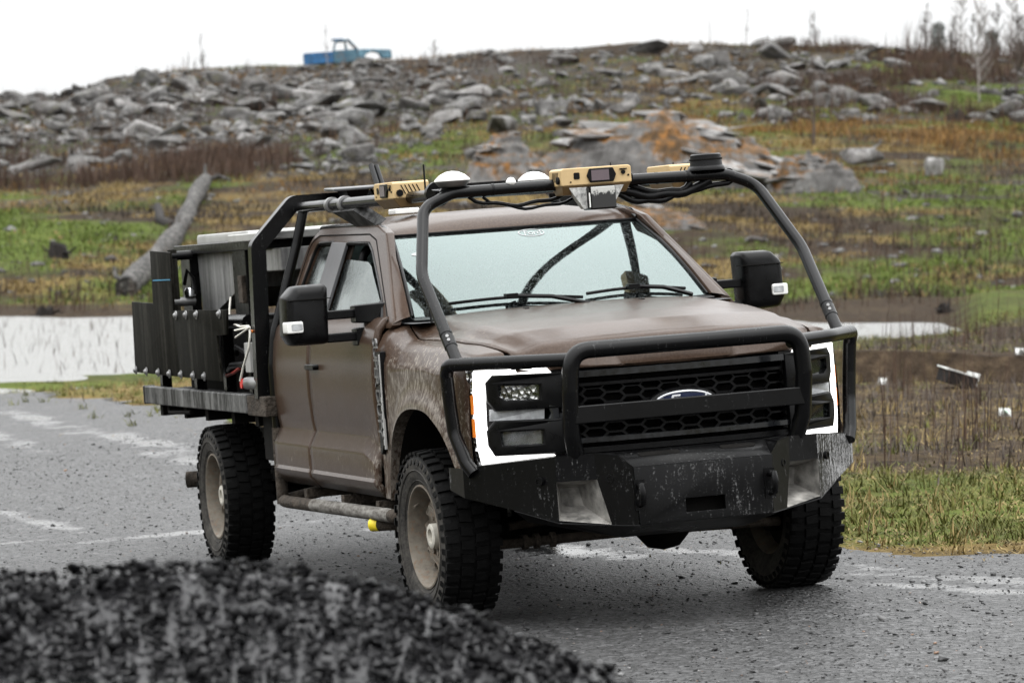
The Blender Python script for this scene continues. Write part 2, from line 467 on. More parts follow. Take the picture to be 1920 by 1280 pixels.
nt.links.new(mixc(nt, wet, c2, (.025, .025, .025)), b.inputs['Base Color'])
nt.links.new(maprange(nt, wet, 0, 1, .50, .10), b.inputs['Roughness'])
nt.links.new(maprange(nt, wet, 0, 1, .33, .6), b.inputs['Specular IOR Level'])
h = math_(nt, 'ADD', math_(nt, 'MULTIPLY', n2, .6), math_(nt, 'MULTIPLY', vo.outputs['Distance'], .5))
bp_ = bump(nt, b, h, .9, .04)
nt.links.new(maprange(nt, wet, 0, 1, 1.0, .05), bp_.inputs['Strength'])
GRAVEL = m
NU, NV = 1000, 150
us = np.concatenate([np.linspace(-46, -14, 330), np.linspace(-14, 5, 540)[1:], np.linspace(5, 26, 132)[1:]])
NU = len(us)
EU = np.array([-46, -40, -32, -26, -20, -12, -5, -2.2, -1.2, -.6, 0.2, 1.5, 4, 26]); EV = np.array([-.6, .6, 1.5, 1.95, 2.3, 2.3, 2.0, 1.95, 2.1, 2.7, 3.6, 4.6, 6.5, 22])
vf = np.interp(us, EU, EV) + .9 * (fbm(us, us * 0, 1.1, 4, 5) - .5) + .30 * (vnoise(us * 6, us * 0, 8) - .5)
vn = -5.2 + .5 * (fbm(us, us * 0 + 9, 2.2, 3, 6) - .5)
tt = np.linspace(0, 1, NV)
U = np.repeat(us[:, None], NV, 1); V = vn[:, None] * (1 - tt) + vf[:, None] * tt
wx = TO[0] + .2902 * U + .9567 * V; wy = TO[1] - .9567 * U + .2902 * V
def road_z(x, y): return ground_z(x, y) + .012 + .012 * (fbm(x, y, .8, 3, 14) - .5)
wz = road_z(wx, wy)
rv = np.stack([wx, wy, wz], -1).reshape(-1, 3)
ri = np.arange(NU * NV).reshape(NU, NV)
rf = np.stack([ri[:-1, :-1], ri[1:, :-1], ri[1:, 1:], ri[:-1, 1:]], -1).reshape(-1, 4)
keep = (rv[rf[:, 0], 1] > 2.0)
wet = np.zeros_like(U)
for (u0, v0, lu, lv, an) in [(-6.95, -.75, .20, .95, .10), (-7.3, -1.9, .12, .7, .12), (-13, .9, 2.2, .22, .05), (-17, 1.0, 2.6, .22, .02), (-21.5, .9, 3.0, .20, -.03), (-26, .6, 3.0, .18, -.06),
                             (-19, .1, 2.4, .16, -.02), (-24, -.3, 2.8, .15, -.04), (-10.5, .75, 1.4, .18, .06), (-3.4, .72, 1.3, .25, .14), (-2.5, 1.25, .9, .16, .2), (-4.6, .45, 1.2, .2, .1),
                             (.45, 1.62, 1.0, .15, .30), (1.35, 1.9, 1.1, .14, .34), (.9, 1.38, .9, .10, .25), (2.3, 2.35, .9, .12, .4), (-.4, 1.55, .5, .1, .2), (-9, -1.3, 1.5, .12, .05), (-30, 1.0, 3, .15, -.1)]:
    p = (U - u0) * math.cos(an) + (V - v0) * math.sin(an); q = -(U - u0) * math.sin(an) + (V - v0) * math.cos(an)
    wet = np.maximum(wet, 1.05 * np.exp(-(np.abs(p / lu) ** 2.2 + np.abs(q / lv) ** 2.2)))
rme = fast_mesh('road', rv, rf[keep])
at = rme.attributes.new('wet', 'FLOAT', 'POINT'); at.data.foreach_set('value', wet.astype(np.float32).ravel())
road = link('road', rme, GRAVEL, None, 0); road.data.shade_smooth()
tag(road, kind='structure')
# ------------------------------------------------------------------ truck materials
def paint_mat():
    m, nt, b = newmat('brown_textured_paint')
    v = coords(nt)
    f = noise(nt, v, 3.2, 5, .6); g = noise(nt, v, 95, 3, .75)
    base = ramp(nt, f, [(.3, (.034, .0200, .0134)), (.7, (.047, .0290, .0198))])
    base = mixc(nt, ramp(nt, g, [(.44, 0.0), (.62, .75)]), base, (.064, .043, .0315))
    sp = N(nt, 'ShaderNodeSeparateXYZ'); nt.links.new(v, sp.inputs[0])
    # mud thrown up around the front wheel and along the sills
    dx = math_(nt, 'MULTIPLY', math_(nt, 'ADD', sp.outputs[0], .05), .9); dz = math_(nt, 'SUBTRACT', sp.outputs[2], .62)
    dist = math_(nt, 'SQRT', math_(nt, 'ADD', math_(nt, 'MULTIPLY', dx, dx), math_(nt, 'MULTIPLY', dz, dz)))
    arch = math_(nt, 'MULTIPLY', maprange(nt, dist, .42, 1.05, 1, 0), .95)
    streak = noise(nt, coords(nt, scale=(30, 30, 5.5)), 1.0, 5, .7)
    speck = noise(nt, coords(nt, scale=(1, 1, .5)), 42, 4, .8)
    side = maprange(nt, sp.outputs[2], .50, 1.30, .36, 0.0)
    k = math_(nt, 'MAXIMUM', arch, side)
    mud = math_(nt, 'MULTIPLY', math_(nt, 'ADD', math_(nt, 'SUBTRACT', k, .56), math_(nt, 'ADD', math_(nt, 'MULTIPLY', math_(nt, 'SUBTRACT', streak, .5), 1.0), math_(nt, 'MULTIPLY', math_(nt, 'SUBTRACT', speck, .5), 2.6))), 4.2, True)
    col = mixc(nt, math_(nt, 'MULTIPLY', mud, .85), base, ramp(nt, speck, [(.40, (.075, .062, .051)), (.66, (.24, .21, .18))]))
    wetn = ramp(nt, noise(nt, coords(nt, scale=(40, 40, 1.6)), .5, 4, .6), [(.60, 0.0), (.70, .30)])
    col = mixc(nt, wetn, col, (.022, .014, .0105))
    nt.links.new(col, b.inputs['Base Color'])
    nt.links.new(math_(nt, 'ADD', maprange(nt, f, .3, .7, .30, .40), math_(nt, 'MULTIPLY', mud, .4), True), b.inputs['Roughness'])
    b.inputs['Specular IOR Level'].default_value = .04
    b.inputs['Coat Weight'].default_value = .52; b.inputs['Coat Roughness'].default_value = .20; b.inputs['Coat IOR'].default_value = 1.33
    bump(nt, b, math_(nt, 'ADD', g, math_(nt, 'MULTIPLY', mud, .5)), .35, .004)
    return m
PAINT = paint_mat()
def black_mat(name, scuff=.5, base=.008, rough=.32, thr=.80, light=.26, spec=.14):
    m, nt, b = newmat(name)
    v = coords(nt)
    st = noise(nt, coords(nt, scale=(48, 48, 9)), 1.0, 6, .75); sp = noise(nt, v, 85, 4, .8); lo = noise(nt, v, 2.5, 3)
    k = math_(nt, 'MULTIPLY', math_(nt, 'SUBTRACT', math_(nt, 'ADD', math_(nt, 'MULTIPLY', st, .6), math_(nt, 'ADD', math_(nt, 'MULTIPLY', sp, .55), math_(nt, 'MULTIPLY', lo, .25))), thr), 9.0, True)
    k = math_(nt, 'MULTIPLY', k, scuff)
    nt.links.new(mixc(nt, k, (base, base, base * 1.08), (light, light, light)), b.inputs['Base Color'])
    nt.links.new(math_(nt, 'ADD', maprange(nt, lo, .3, .7, rough - .06, rough + .08), math_(nt, 'MULTIPLY', k, .4)), b.inputs['Roughness'])
    b.inputs['Specular IOR Level'].default_value = spec
    bump(nt, b, sp, .12, .002)
    return m
BLK = black_mat('black_powder_coat', .22, .003, .22, spec=.2)
BUMP = black_mat('scuffed_black_bumper_steel', .5, .0025, .30, .775, .22)
BUMP2 = black_mat('mud_streaked_bumper_steel', .8, .004, .36, .665, .36)
BLKP = plain('black_plastic', (.0035, .0035, .0038), .32, var=.3, scale=20, bstr=.15, bscale=200, spec=.14)
DARK = plain('dark_underbody', (.006, .0055, .005), .8, var=.4, scale=9, bstr=.4, bscale=30, spec=.1)
MUDDY = plain('mud_caked_steel', (.048, .039, .031), .85, var=.6, scale=14, bstr=.9, bscale=45, bdist=.02, spec=.2)
RUBBER = plain('tyre_rubber', (.0035, .0035, .0035), .6, var=.4, scale=30, bstr=.5, bscale=120, spec=.10)
def dusty_rubber():
    m, nt, b = newmat('dusty_sidewall')
    v = coords(nt)
    n1 = noise(nt, v, 9, 5, .7); n2 = noise(nt, v, 60, 4, .7)
    nt.links.new(mixc(nt, maprange(nt, math_(nt, 'ADD', math_(nt, 'MULTIPLY', n1, .6), math_(nt, 'MULTIPLY', n2, .4)), .38, .62), (.008, .0078, .0075), (.062, .057, .050)), b.inputs['Base Color'])
    b.inputs['Roughness'].default_value = .85; b.inputs['Specular IOR Level'].default_value = .25
    bump(nt, b, n2, .5, .006); return m
SIDEW = dusty_rubber()
def rim_mat():
    m, nt, b = newmat('muddy_steel_rim')
    v = coords(nt)
    n1 = noise(nt, v, 7, 5, .65); n2 = noise(nt, v, 38, 5, .75); n3 = noise(nt, v, 16, 4)
    c = ramp(nt, n1, [(.3, (0.06375, 0.051, 0.0375)), (.55, (0.1425, 0.1237, 0.0975)), (.75, (0.2025, 0.1837, 0.1537))])
    c = mixc(nt, ramp(nt, n2, [(.52, 0.0), (.66, .85)]), c, (.14, .085, .05))
    c = mixc(nt, ramp(nt, n3, [(.60, 0.0), (.70, .6)]), c, (.05, .04, .035))
    nt.links.new(c, b.inputs['Base Color']); b.inputs['Roughness'].default_value = .75
    bump(nt, b, n2, .6, .006); return m
RIM = rim_mat()
CHROME = plain('bright_metal', (.55, .56, .58), .22, 1.0, .1, 30)
STEELG = plain('bare_grey_steel', (.20, .20, .20), .45, .6, .3, 14, .2, 90)
TAN = plain('tan_sensor_housing', (.47, .335, .165), .5, 0, .06, 20, .05, 200)
TANB = plain('bronze_sensor_base', (.15, .095, .04), .45, 0, .15, 20)
WHITE = plain('white_plastic', (.72, .72, .70), .35, 0, .05, 20)
SCREEN = plain('dark_sensor_window', (.10, .075, .085), .12, 0, .1, 10)
AMBER = plain('amber_reflector', (.75, .20, .02), .25, 0, .12, 60)
RED = plain('red_plastic', (.6, .02, .015), .3, 0, .1, 30)
YEL = plain('yellow_tape', (.75, .58, .02), .5, 0, .12, 40)
ROPE = plain('white_cord', (.66, .64, .58), .7, 0, .12, 60)
LIDW = plain('white_painted_lid', (.34, .34, .33), .5, 0, .15, 9, .1, 60)
def streaked(name, dark, light, rough, amount, metal=0.0, sc=(16, 16, 1.0), spec=.12):
    m, nt, b = newmat(name)
    s1 = noise(nt, coords(nt, scale=sc), 1.0, 6, .7); s2 = noise(nt, coords(nt), 30, 4, .7)
    k = maprange(nt, math_(nt, 'ADD', math_(nt, 'MULTIPLY', s1, .8), math_(nt, 'MULTIPLY', s2, .2)), .5 - .2 * amount, .78 - .2 * amount)
    nt.links.new(mixc(nt, k, dark, light), b.inputs['Base Color'])
    b.inputs['Roughness'].default_value = rough; b.inputs['Metallic'].default_value = metal; b.inputs['Specular IOR Level'].default_value = spec
    bump(nt, b, s2, .2, .003); return m
PLATE = streaked('weathered_black_plate', (.0045, .0043, .0033), (.050, .047, .040), .6, .05, spec=.04)
BEDR = streaked('streaked_bed_rail', (.014, .014, .014), (.25, .25, .245), .5, .35, sc=(14, 14, 2.2))
TANKM = streaked('streaked_aluminium', (.13, .13, .13), (.36, .36, .355), .45, .5, .1)
def glass_mat(name, ior, tint, rgh=.02, drops=0.0, dscale=60, refl=(1, 1, 1)):
    m = bpy.data.materials.new(name); m.use_nodes = True; nt = m.node_tree
    for n in list(nt.nodes): nt.nodes.remove(n)
    out = N(nt, 'ShaderNodeOutputMaterial'); mx = N(nt, 'ShaderNodeMixShader')
    tr = N(nt, 'ShaderNodeBsdfTransparent'); tr.inputs[0].default_value = (*tint, 1)
    gl = N(nt, 'ShaderNodeBsdfGlossy'); gl.inputs['Roughness'].default_value = rgh; gl.inputs['Color'].default_value = (*refl, 1)
    fr = N(nt, 'ShaderNodeFresnel'); fr.inputs['IOR'].default_value = ior
    nt.links.new(fr.outputs[0], mx.inputs[0]); nt.links.new(tr.outputs[0], mx.inputs[1]); nt.links.new(gl.outputs[0], mx.inputs[2])
    fin = mx.outputs[0]
    if drops:
        v = coords(nt)
        d = noise(nt, coords(nt, scale=(1, 1, .6)), dscale, 3, .7)
        msk = ramp(nt, noise(nt, v, 2.2, 4, .6), [(.38, .15), (.62, 1.0)])
        bn = N(nt, 'ShaderNodeBump'); bn.inputs['Strength'].default_value = drops; bn.inputs['Distance'].default_value = .004
        nt.links.new(math_(nt, 'MULTIPLY', d, msk), bn.inputs['Height'])
        nt.links.new(bn.outputs[0], gl.inputs['Normal'])
        # clinging droplets scatter a little light
        df = N(nt, 'ShaderNodeBsdfDiffuse'); df.inputs[0].default_value = (.30, .34, .34, 1)
        m2 = N(nt, 'ShaderNodeMixShader')
        dots = ramp(nt, noise(nt, v, dscale * 2.2, 2, .5), [(.56, 0.0), (.66, .45)])
        nt.links.new(math_(nt, 'MULTIPLY', dots, msk), m2.inputs[0])
        nt.links.new(mx.outputs[0], m2.inputs[1]); nt.links.new(df.outputs[0], m2.inputs[2]); fin = m2.outputs[0]
    nt.links.new(fin, out.inputs[0]); return m
WSGLASS = glass_mat('wet_windshield_glass', 2.0, (.11, .14, .135), .008, .035, 70, (.85, 1.0, .975))
SGLASS = glass_mat('wet_side_glass', 3.0, (.14, .19, .18), .02, .25, 110, (.93, 1, .98))
LENSG = glass_mat('clear_lamp_lens', 1.5, (.93, .93, .93), .02, .08, 90)
FRIT = plain('windshield_black_border', (.012, .013, .013), .3)
CABIN = plain('cabin_trim', (.035, .036, .038), .7, var=.3)
SEATF = plain('seat_cloth', (.05, .052, .056), .9, var=.3, scale=30)
m, nt, b = newmat('running_light_led')
b.inputs['Base Color'].default_value = (.9, .9, .9, 1)
b.inputs['Emission Color'].default_value = (1, .985, .96, 1); b.inputs['Emission Strength'].default_value = 2.2
DRL = m
def reflector_mat():
    m, nt, b = newmat('lamp_reflector')
    v = coords(nt); w = voro(nt, v, 38)
    b.inputs['Metallic'].default_value = 1; b.inputs['Roughness'].default_value = .18
    nt.links.new(ramp(nt, noise(nt, v, 30, 3), [(.3, .35), (.7, .8)]), b.inputs['Base Color'])
    bump(nt, b, w.outputs['Distance'], .6, .02); return m
REFL = reflector_mat()
LENSM = plain('milky_lamp_lens', (.34, .35, .36), .2, 0, .35, 25, .2, 60)
BLUE = plain('emblem_blue', (.005, .011, .042), .2, 0, .1, 30)
EMW = plain('emblem_silver', (.75, .76, .78), .25, .3, .05, 30)
# ------------------------------------------------------------------ the pickup (x forward, y to its left, z up, origin under the front axle)
truck = empty('pickup_truck')
truck.matrix_world = Matrix(((TM[0][0], TM[0][1], TM[0][2], TO[0]), (TM[1][0], TM[1][1], TM[1][2], TO[1]), (TM[2][0], TM[2][1], TM[2][2], 0.012), (0, 0, 0, 1)))
tag(truck, 'muddy brown pickup with black tube cage and flatbed driving on the gravel road', 'pickup truck')
T = truck
FY = [0, .3, .5, .6, .72, .81, .89, .94]; FX = [1.06, 1.04, 1.0, .95, .87, .81, .72, .60]
def XF(y):                                                     # plan curve of the truck's nose
    a = abs(y); t = np.interp(a, FY, FX)
    return float(.5 * t + .25 * (np.interp(max(a - .06, 0), FY, FX) + np.interp(a + .06, FY, FX)))
def front(off=0.0): return lambda u, v, w: (XF(u) + off + w, u, v)   # (y, z) drawn on the nose surface
def ztop(x, y):
    a = abs(y)
    t = XF(min(a, .93)) - x
    dome = np.interp(t, [0, .1, .23, .35, .71, 1.06, 1.47, 1.7], [1.305, 1.333, 1.362, 1.386, 1.420, 1.444, 1.466, 1.468]) - .020 * (a / .65) ** 2
    sh = np.interp(x, [-.75, -.62, -.52, -.42, .12, .48, .7, .85], [1.44, 1.425, 1.388, 1.362, 1.350, 1.322, 1.298, 1.275])
    if a > .78: sh -= .028 * (a - .78) / .1
    yd = np.interp(x, [-.6, .2, .57, .75, .9], [.675, .675, .655, .615, .60])
    w = float(sstep(yd - .015, yd + .105, a))
    z = dome * (1 - w) + min(sh, dome) * w
    if a > .875: z -= ((a - .875) / .085) ** 2 * .09
    if t < .07: z -= .10 * (1 - t / .07) ** 2
    return float(z)
# hood
def yh(x): return float(np.interp(x, [-.7, -.3, .3, .9], [.80, .83, .80, .72]))
rows = []
for i in range(49):
    q = -1 + 2 * i / 48
    row = []
    for j in range(40):
        e = j / 39
        y = q * .77
        xr = -.40 - .20 * (y / .78) ** 2; xf = XF(y) + .004
        s = 1 - (1 - e) ** 1.0
        x = xr + (xf - xr) * (s ** .8 if s < 1 else 1)
        yy = q * yh(x)
        row.append((x, yy, ztop(x, yy)))
    row.append((XF(row[-1][1]) + .006, row[-1][1], 1.196))
    rows.append(row)
mb = MB(); mb.grid(rows); hood = mb.build('hood', PAINT, T, 40, solid=.012)
for s in (-1, 1):                                              # washer nozzle creases
    MB().box((-.30, s * .30, 1.459), (.05, .022, .012)).build('washer_nozzle', BLKP, hood, bev=.003)
# fenders
def arch_z(x):
    a = abs((x - .045) / .585)
    return .43 + .60 * (1 - a ** 2.5) ** (1 / 2.5) if a < 1 else -9
for s in (-1, 1):
    xs = sorted(set(list(np.linspace(-.735, -.545, 6)) + [.045 + .585 * math.cos(k * math.pi / 40) for k in range(41)] + list(np.linspace(.635, .70, 7))))
    rows = []
    for x in xs:
        inn = yh(x) + .006
        yo = float(np.interp(x, [-.8, .35, .6, .70], [.965, .962, .94, .908]))
        lo = max(.565 if x < -.4 else .76, arch_z(x))
        cf = max(0.0, (x - .58) / .12)                          # front columns run on to the nose curve
        def fx(yv): return x if cf <= 0 else lerp(.58, max(.58, XF(yv) + .004), cf)
        row = [(fx(inn), s * (inn - .003), ztop(fx(inn), inn) - .03), (fx(inn), s * inn, ztop(fx(inn), inn))]
        k = yo - .012
        for t in (.25, .5, .75, 1): yv = inn + (min(k, .955) - inn) * t; row.append((fx(yv) if t < 1 else x, s * yv, ztop(fx(yv), yv)))
        zt = row[-1][2]
        for t in np.linspace(.06, 1, 14):
            z = zt + (lo - zt) * t
            bul = .010 * math.sin(math.pi * min(1, (zt - z) / .45))
            fl = .030 * math.exp(-((z - lo) / .075) ** 2) if arch_z(x) > 0 else 0
            row.append((x, s * (yo + bul + fl), z))
        row.append((x, s * (yo - .05), lo + (.004 if arch_z(x) > 0 else 0)))
        rows.append(row)
    mb = MB(); mb.grid(rows); fen = mb.build('front_fender', PAINT, T, 45)
    # dark wheel house
    mb = MB()
    pts = [[(.045 + .60 * math.cos(a), s * y, .43 + .61 * math.sin(a)) for y in (.955, .40)] for a in np.linspace(.42, math.pi + .05, 24)]
    mb.grid(pts)
    mb.box((.045, s * .41, .80), (1.1, .02, .5)); mb.build('wheel_house', DARK, T, 60)
    # louvred badge on the fender edge
    mb = MB(); mb.prism([(-.70, 1.295), (-.575, 1.30), (-.575, 1.0), (-.60, .86), (-.675, .785), (-.70, .79)], lambda u, v, w: (u, s * w, v), .955, .985)
    bdg = mb.build('fender_vent', BLKP, T, bev=.006)
    mb = text_mb('SUPER DUTY', .105, .008, (lambda u, v, w: (-.655 - v * -s * -1, s * (.987 + w), 1.12 - u) if s < 0 else (-.655 + v, s * (.987 + w), 1.12 - u)), spacing=.78)
    mb.build('lettering', STEELG, bdg, 0)
    mb = MB()
    for k in range(6): mb.box((-.595, s * .985, .85 + k * .042 + .0), (.018, .012, .03))
    mb.box((-.588, s * .9845, 1.05), (.012, .012, .47)); mb.build('vent_edge', LIDW, bdg, bev=.002)
# doors and sill: side section profile (z, y)
PRZ = [(1.455, .865), (1.44, .895), (1.40, .930), (1.33, .952), (1.20, .966), (1.05, .966), (.92, .957), (.868, .948), (.856, .950), (.785, .985), (.77, .989), (.66, .988), (.645, .997), (.632, .992), (.575, .945)]
def side_panel(x0, x1, z0, s, front_cut=False, n=14):
    rows = []
    for x in np.linspace(x0, x1, n):
        row = []
        for z, y in PRZ:
            zz = z
            if front_cut and .76 < z < .90 and x > -.98:        # feature line dives towards the fender
                zz = z - (x + .98) / .22 * .055
            if z >= z0 - .001: row.append((x, s * y, zz))
        rows.append(row)
    mb = MB(); mb.grid(rows); return mb
for s in (-1, 1):
    d = side_panel(-.745, -2.072, .56, s, True, 30).build('front_door', PAINT, T, 30, solid=.03)
    mb = MB(); mb.prism(rrect(-2.05, 1.192, -1.86, 1.222, .013), lambda u, v, w: (u, s * w, v), .975, 1.012); hd = mb.build('door_handle', BLKP, d, bev=.006)
    mb = MB(); mb.lathe([(.0, .0), (.03, 0), (.034, .002)], 16, lambda x, y, z: (-1.90 + x * 1.4, s * (.9665 + z), 1.215 + y * 1.3)); mb.build('handle_cup', DARK, d, 60)
    side_panel(-2.082, -2.89, .56, s, False, 14).build('rear_door', PAINT, T, 30, solid=.03)
# cab upper sides (pillars, roof rail) with window openings
def tumble(z): return .868 - (z - 1.43) * .40
WF = fillet([(-2.05, 1.62, 0), (-2.05, 1.842, 0), (-1.58, 1.832, 0), (-1.46, 1.79, 0), (-.97, 1.545, 0), (-.83, 1.43, 0), (-2.05, 1.43, 0), (-2.05, 1.60, 0)], [.03, .06, .06, .12, .02, .02])
WFp = [(p.x, p.y) for p in WF]
WR = fillet([(-2.34, 1.6, 0), (-2.34, 1.850, 0), (-2.70, 1.850, 0), (-2.81, 1.43, 0), (-2.34, 1.43, 0), (-2.34, 1.58, 0)], [.02, .08, .04, .02])
WRp = [(p.x, p.y) for p in WR]
OUT = fillet([(-1.9, 1.415, 0), (-.62, 1.415, 0), (-1.315, 1.872, 0), (-1.52, 1.915, 0), (-2.70, 1.928, 0), (-2.90, 1.86, 0), (-2.93, 1.415, 0), (-2.0, 1.415, 0)], [.02, .05, .2, .2, .14, .02])
OUTp = [(p.x, p.y) for p in OUT]
for s in (-1, 1):
    mp = lambda u, v, w: (u, s * (tumble(v) + w), v)
    cs2 = plate([OUTp, WFp, WRp], .05, .010, mp, .12).build('cab_side', PAINT, T, 40)
    # black window rubber and the dark trim on the pillar between the windows
    for poly in (WFp, WRp):
        loop = [mp(u, v, .02) for u, v in poly]; mb = MB(); mb.tube(loop + [loop[0], loop[1]], .011, 6, False); mb.build('window_seal', BLKP, cs2, 60)
    mb = MB(); mb.prism([(-2.355, 1.43), (-2.035, 1.43), (-2.035, 1.845), (-2.355, 1.854)], mp, .014, .034); mb.build('pillar_trim', plain('satin_pillar_trim', (.07, .07, .074), .4, bstr=.15, bscale=120) if s < 0 else bpy.data.materials['satin_pillar_trim'], cs2, bev=.004)
    # door frame shut line around the openings
    dl = fillet([(-.73, 1.44, 0), (-1.45, 1.848, 0), (-1.62, 1.880, 0), (-2.70, 1.893, 0), (-2.84, 1.86, 0), (-2.885, 1.43, 0)], [.05, .2, .15, .1])
    mb = MB(); mb.tube([mp(p.x, p.y, .0245) for p in dl], .0045, 5, False); mb.build('door_shut_line', DARK, cs2, 60)
    # glass: the front pane is half wound down
    gf = [(-2.05, 1.43), (-2.05, 1.745), (-2.02, 1.757), (-1.56, 1.738), (-1.47, 1.715), (-1.40, 1.68), (-1.10, 1.545), (-.84, 1.435)]
    mb = MB(); mb.prism(gf if s < 0 else WFp, mp, -.003, .003); mb.build('side_window', SGLASS, cs2, 0)
    mb = MB(); mb.prism(WRp, mp, -.003, .003); mb.build('side_window', SGLASS, cs2, 0)
    mb = MB(); mb.prism([(-.84, 1.425), (-1.04, 1.425), (-1.00, 1.545), (-.97, 1.548)], mp, .012, .03); mb.build('mirror_sail', BLKP, cs2, bev=.003)
# A-pillars: painted strip between the windshield edge and the cab side
for s in (-1, 1):
    rows = []
    for t in np.linspace(0, 1, 12):
        gx, gy, gz = lerp(-.675, -1.375, t), lerp(.785, .668, t), lerp(1.452, 1.857, t) + .030 * math.sin(math.pi * t)
        zz = lerp(1.43, 1.875, t); ox = lerp(-.64, -1.33, t); oy = tumble(zz) + .022
        rows.append([(gx, s * gy, gz), (gx + .025, s * (gy + .012), gz + .006), (lerp(gx, ox, .6) + .02, s * lerp(gy, oy, .6), lerp(gz, zz, .6) + .008), (ox, s * oy, zz), (ox - .04, s * oy, zz)])
    mb = MB(); mb.grid(rows); mb.build('windshield_pillar', PAINT, T, 50)
# roof
rows = []
for i in range(33):
    q = -1 + 2 * i / 32; row = []
    for j in range(30):
        e = j / 29
        y = q * .675; a = abs(q)
        xh = -1.245 - .13 * a * a
        x = xh + (-2.86 - xh) * e ** 1.25
        t = xh - x
        z = np.interp(t, [0, .03, .10, .25, .6, 1.25, 1.5, 1.62], [1.853, 1.880, 1.921, 1.952, 1.966, 1.966, 1.955, 1.92])
        z -= .045 * a ** 2.6
        z += .007 * (math.exp(-((a - .52) / .09) ** 2)) * float(sstep(.15, .4, t)) - .004 * math.exp(-((a - .75) / .05) ** 2)
        row.append((x, y, float(z)))
    rows.append(row)
mb = MB(); mb.grid(rows); roof = mb.build('roof', PAINT, T, 50, solid=.012)
for s in (-1, 1):
    mb = MB(); mb.tube([(-1.36, s * .672, 1.868), (-1.47, s * .676, 1.903), (-1.7, s * .676, 1.932), (-2.75, s * .676, 1.930)], .017, 8); mb.build('drip_moulding', BLK, roof, 60)
# windshield
def wsp(u, v, off=0.0):
    hw = lerp(.785, .668, v); y = u * hw
    xb = -.34 - .335 * u * u; xt = -1.245 - .13 * u * u
    x = lerp(xb, xt, v); z = lerp(1.452, 1.857, v) + .030 * math.sin(math.pi * v)
    n = Vector((.42, u * .18, .90)).normalized() * off
    return (x + n.x, y + n.y, z + n.z)
mb = MB(); mb.grid([[wsp(-1 + 2 * i / 40, j / 16) for j in range(17)] for i in range(41)])
ws = mb.build('windshield', WSGLASS, T, 80)
mb = MB()                                                      # black printed border behind the glass
def strip(u0, u1, v0, v1, n=24):
    mb.grid([[wsp(lerp(u0, u1, i / n), lerp(v0, v1, j / 4), -.006) for j in range(5)] for i in range(n + 1)])
strip(-1, 1, 0, .07); strip(-1, 1, .925, 1); strip(-1, -.93, 0.07, .925); strip(.93, 1, .07, .925); strip(-.22, .22, .80, .925)
mb.build('windshield_border', FRIT, ws, 60)
def onws(cu, cv, sx, sz): return lambda u, v, w: wsp(cu + u / .70 * sx, cv + v / .50 * sz, .0015 + w * .2)
ell = [(math.cos(a), math.sin(a)) for a in np.linspace(0, 2 * math.pi, 40)[:-1]]
STK = plain('white_sticker_print', (.30, .32, .32), .5, 0, .08, 40)
mb = plate([[(x * .072, y * .030) for x, y in ell], [(x * .066, y * .0255) for x, y in ell]], .002, 0, onws(.03, .905, 1, 1)); mb.build('windshield_logo_oval', STK, ws, 0)
mb = text_mb('Ford', .056, .002, onws(.03, .903, 1, 1), shear=.35, spacing=.9); mb.build('windshield_logo_script', STK, ws, 0)
mb = MB(); mb.prism([(x * .03, y * .012) for x, y in ell], onws(-.86, .70, 1, 1), 0, .002); mb.build('sticker', STK, ws, 0)
mb = MB(); mb.tube([wsp(-.99, v, .004) for v in np.linspace(0, 1, 14)], .009, 6).tube([wsp(.99, v, .004) for v in np.linspace(0, 1, 14)], .009, 6).tube([wsp(u, .995, .004) for u in np.linspace(-1, 1, 24)], .009, 6)
mb.build('windshield_seal', BLKP, ws, 60)
# mirror and camera pod behind the glass
MB().box((-1.13, .0, 1.775), (.09, .26, .05), (0, .4, 0)).build('camera_pod', CABIN, ws, bev=.015)
# cowl and wipers
mb = MB(); mb.grid([[(-.385 - .30 * u * u + dx, u * .79, z) for dx, z in ((-.03, 1.458), (.03, 1.447), (.10, 1.438))] for u in np.linspace(-1, 1, 30)]); mb.build('cowl', BLKP, T, 40)
for y0, y1 in ((-.60, .02), (.05, .62)):
    mb = MB()
    P = [wsp(lerp(y0, y1, t) / .77, .045 + .035 * math.sin(math.pi * t) + .03 * (1 - t), .02) for t in np.linspace(0, 1, 12)]
    mb.tube(P, .009, 6)
    P2 = [wsp(y1 / .77 + .02, -.02, .02), wsp(lerp(y0, y1, .75) / .77, .05, .035), wsp(lerp(y0, y1, .45) / .77, .085, .035)]
    mb.tube(P2, .012, 6); mb.box(P2[2], (.05, .06, .022)); mb.build('wiper', BLKP, T, 60)
# radio mast on the right fender
MB().tube([(-.46, -.74, 1.42), (-.50, -.745, 1.60)], .006, 6).build('radio_mast', BLKP, T, 60)
# cab back, floor, cabin fittings
mb = MB(); mb.box((-2.89, 0, 1.02), (.03, 1.80, .86)).box((-2.88, 0, 1.87), (.03, 1.30, .08), (0, .15, 0)); mb.build('cab_rear_wall', PAINT, T, bev=.01)
mb = MB(); mb.add([(-2.90, -.84, 1.45), (-2.90, .84, 1.45), (-2.86, .67, 1.87), (-2.86, -.67, 1.87)], [(0, 1, 2, 3)]); mb.build('rear_window', SGLASS, T, 0)
mb = MB(); mb.box((-1.72, 0, .62), (2.1, 1.78, .06)).box((-.62, 0, .98), (.04, 1.76, .78)); mb.build('cab_floor', DARK, T, 0)
mb = MB(); mb.grid([[(x, y, z) for x, z in ((-.45, 1.425), (-.75, 1.43), (-.95, 1.40), (-1.02, 1.30), (-.98, 1.0))] for y in np.linspace(-.84, .84, 12)]); mb.build('dashboard', CABIN, T, 50)
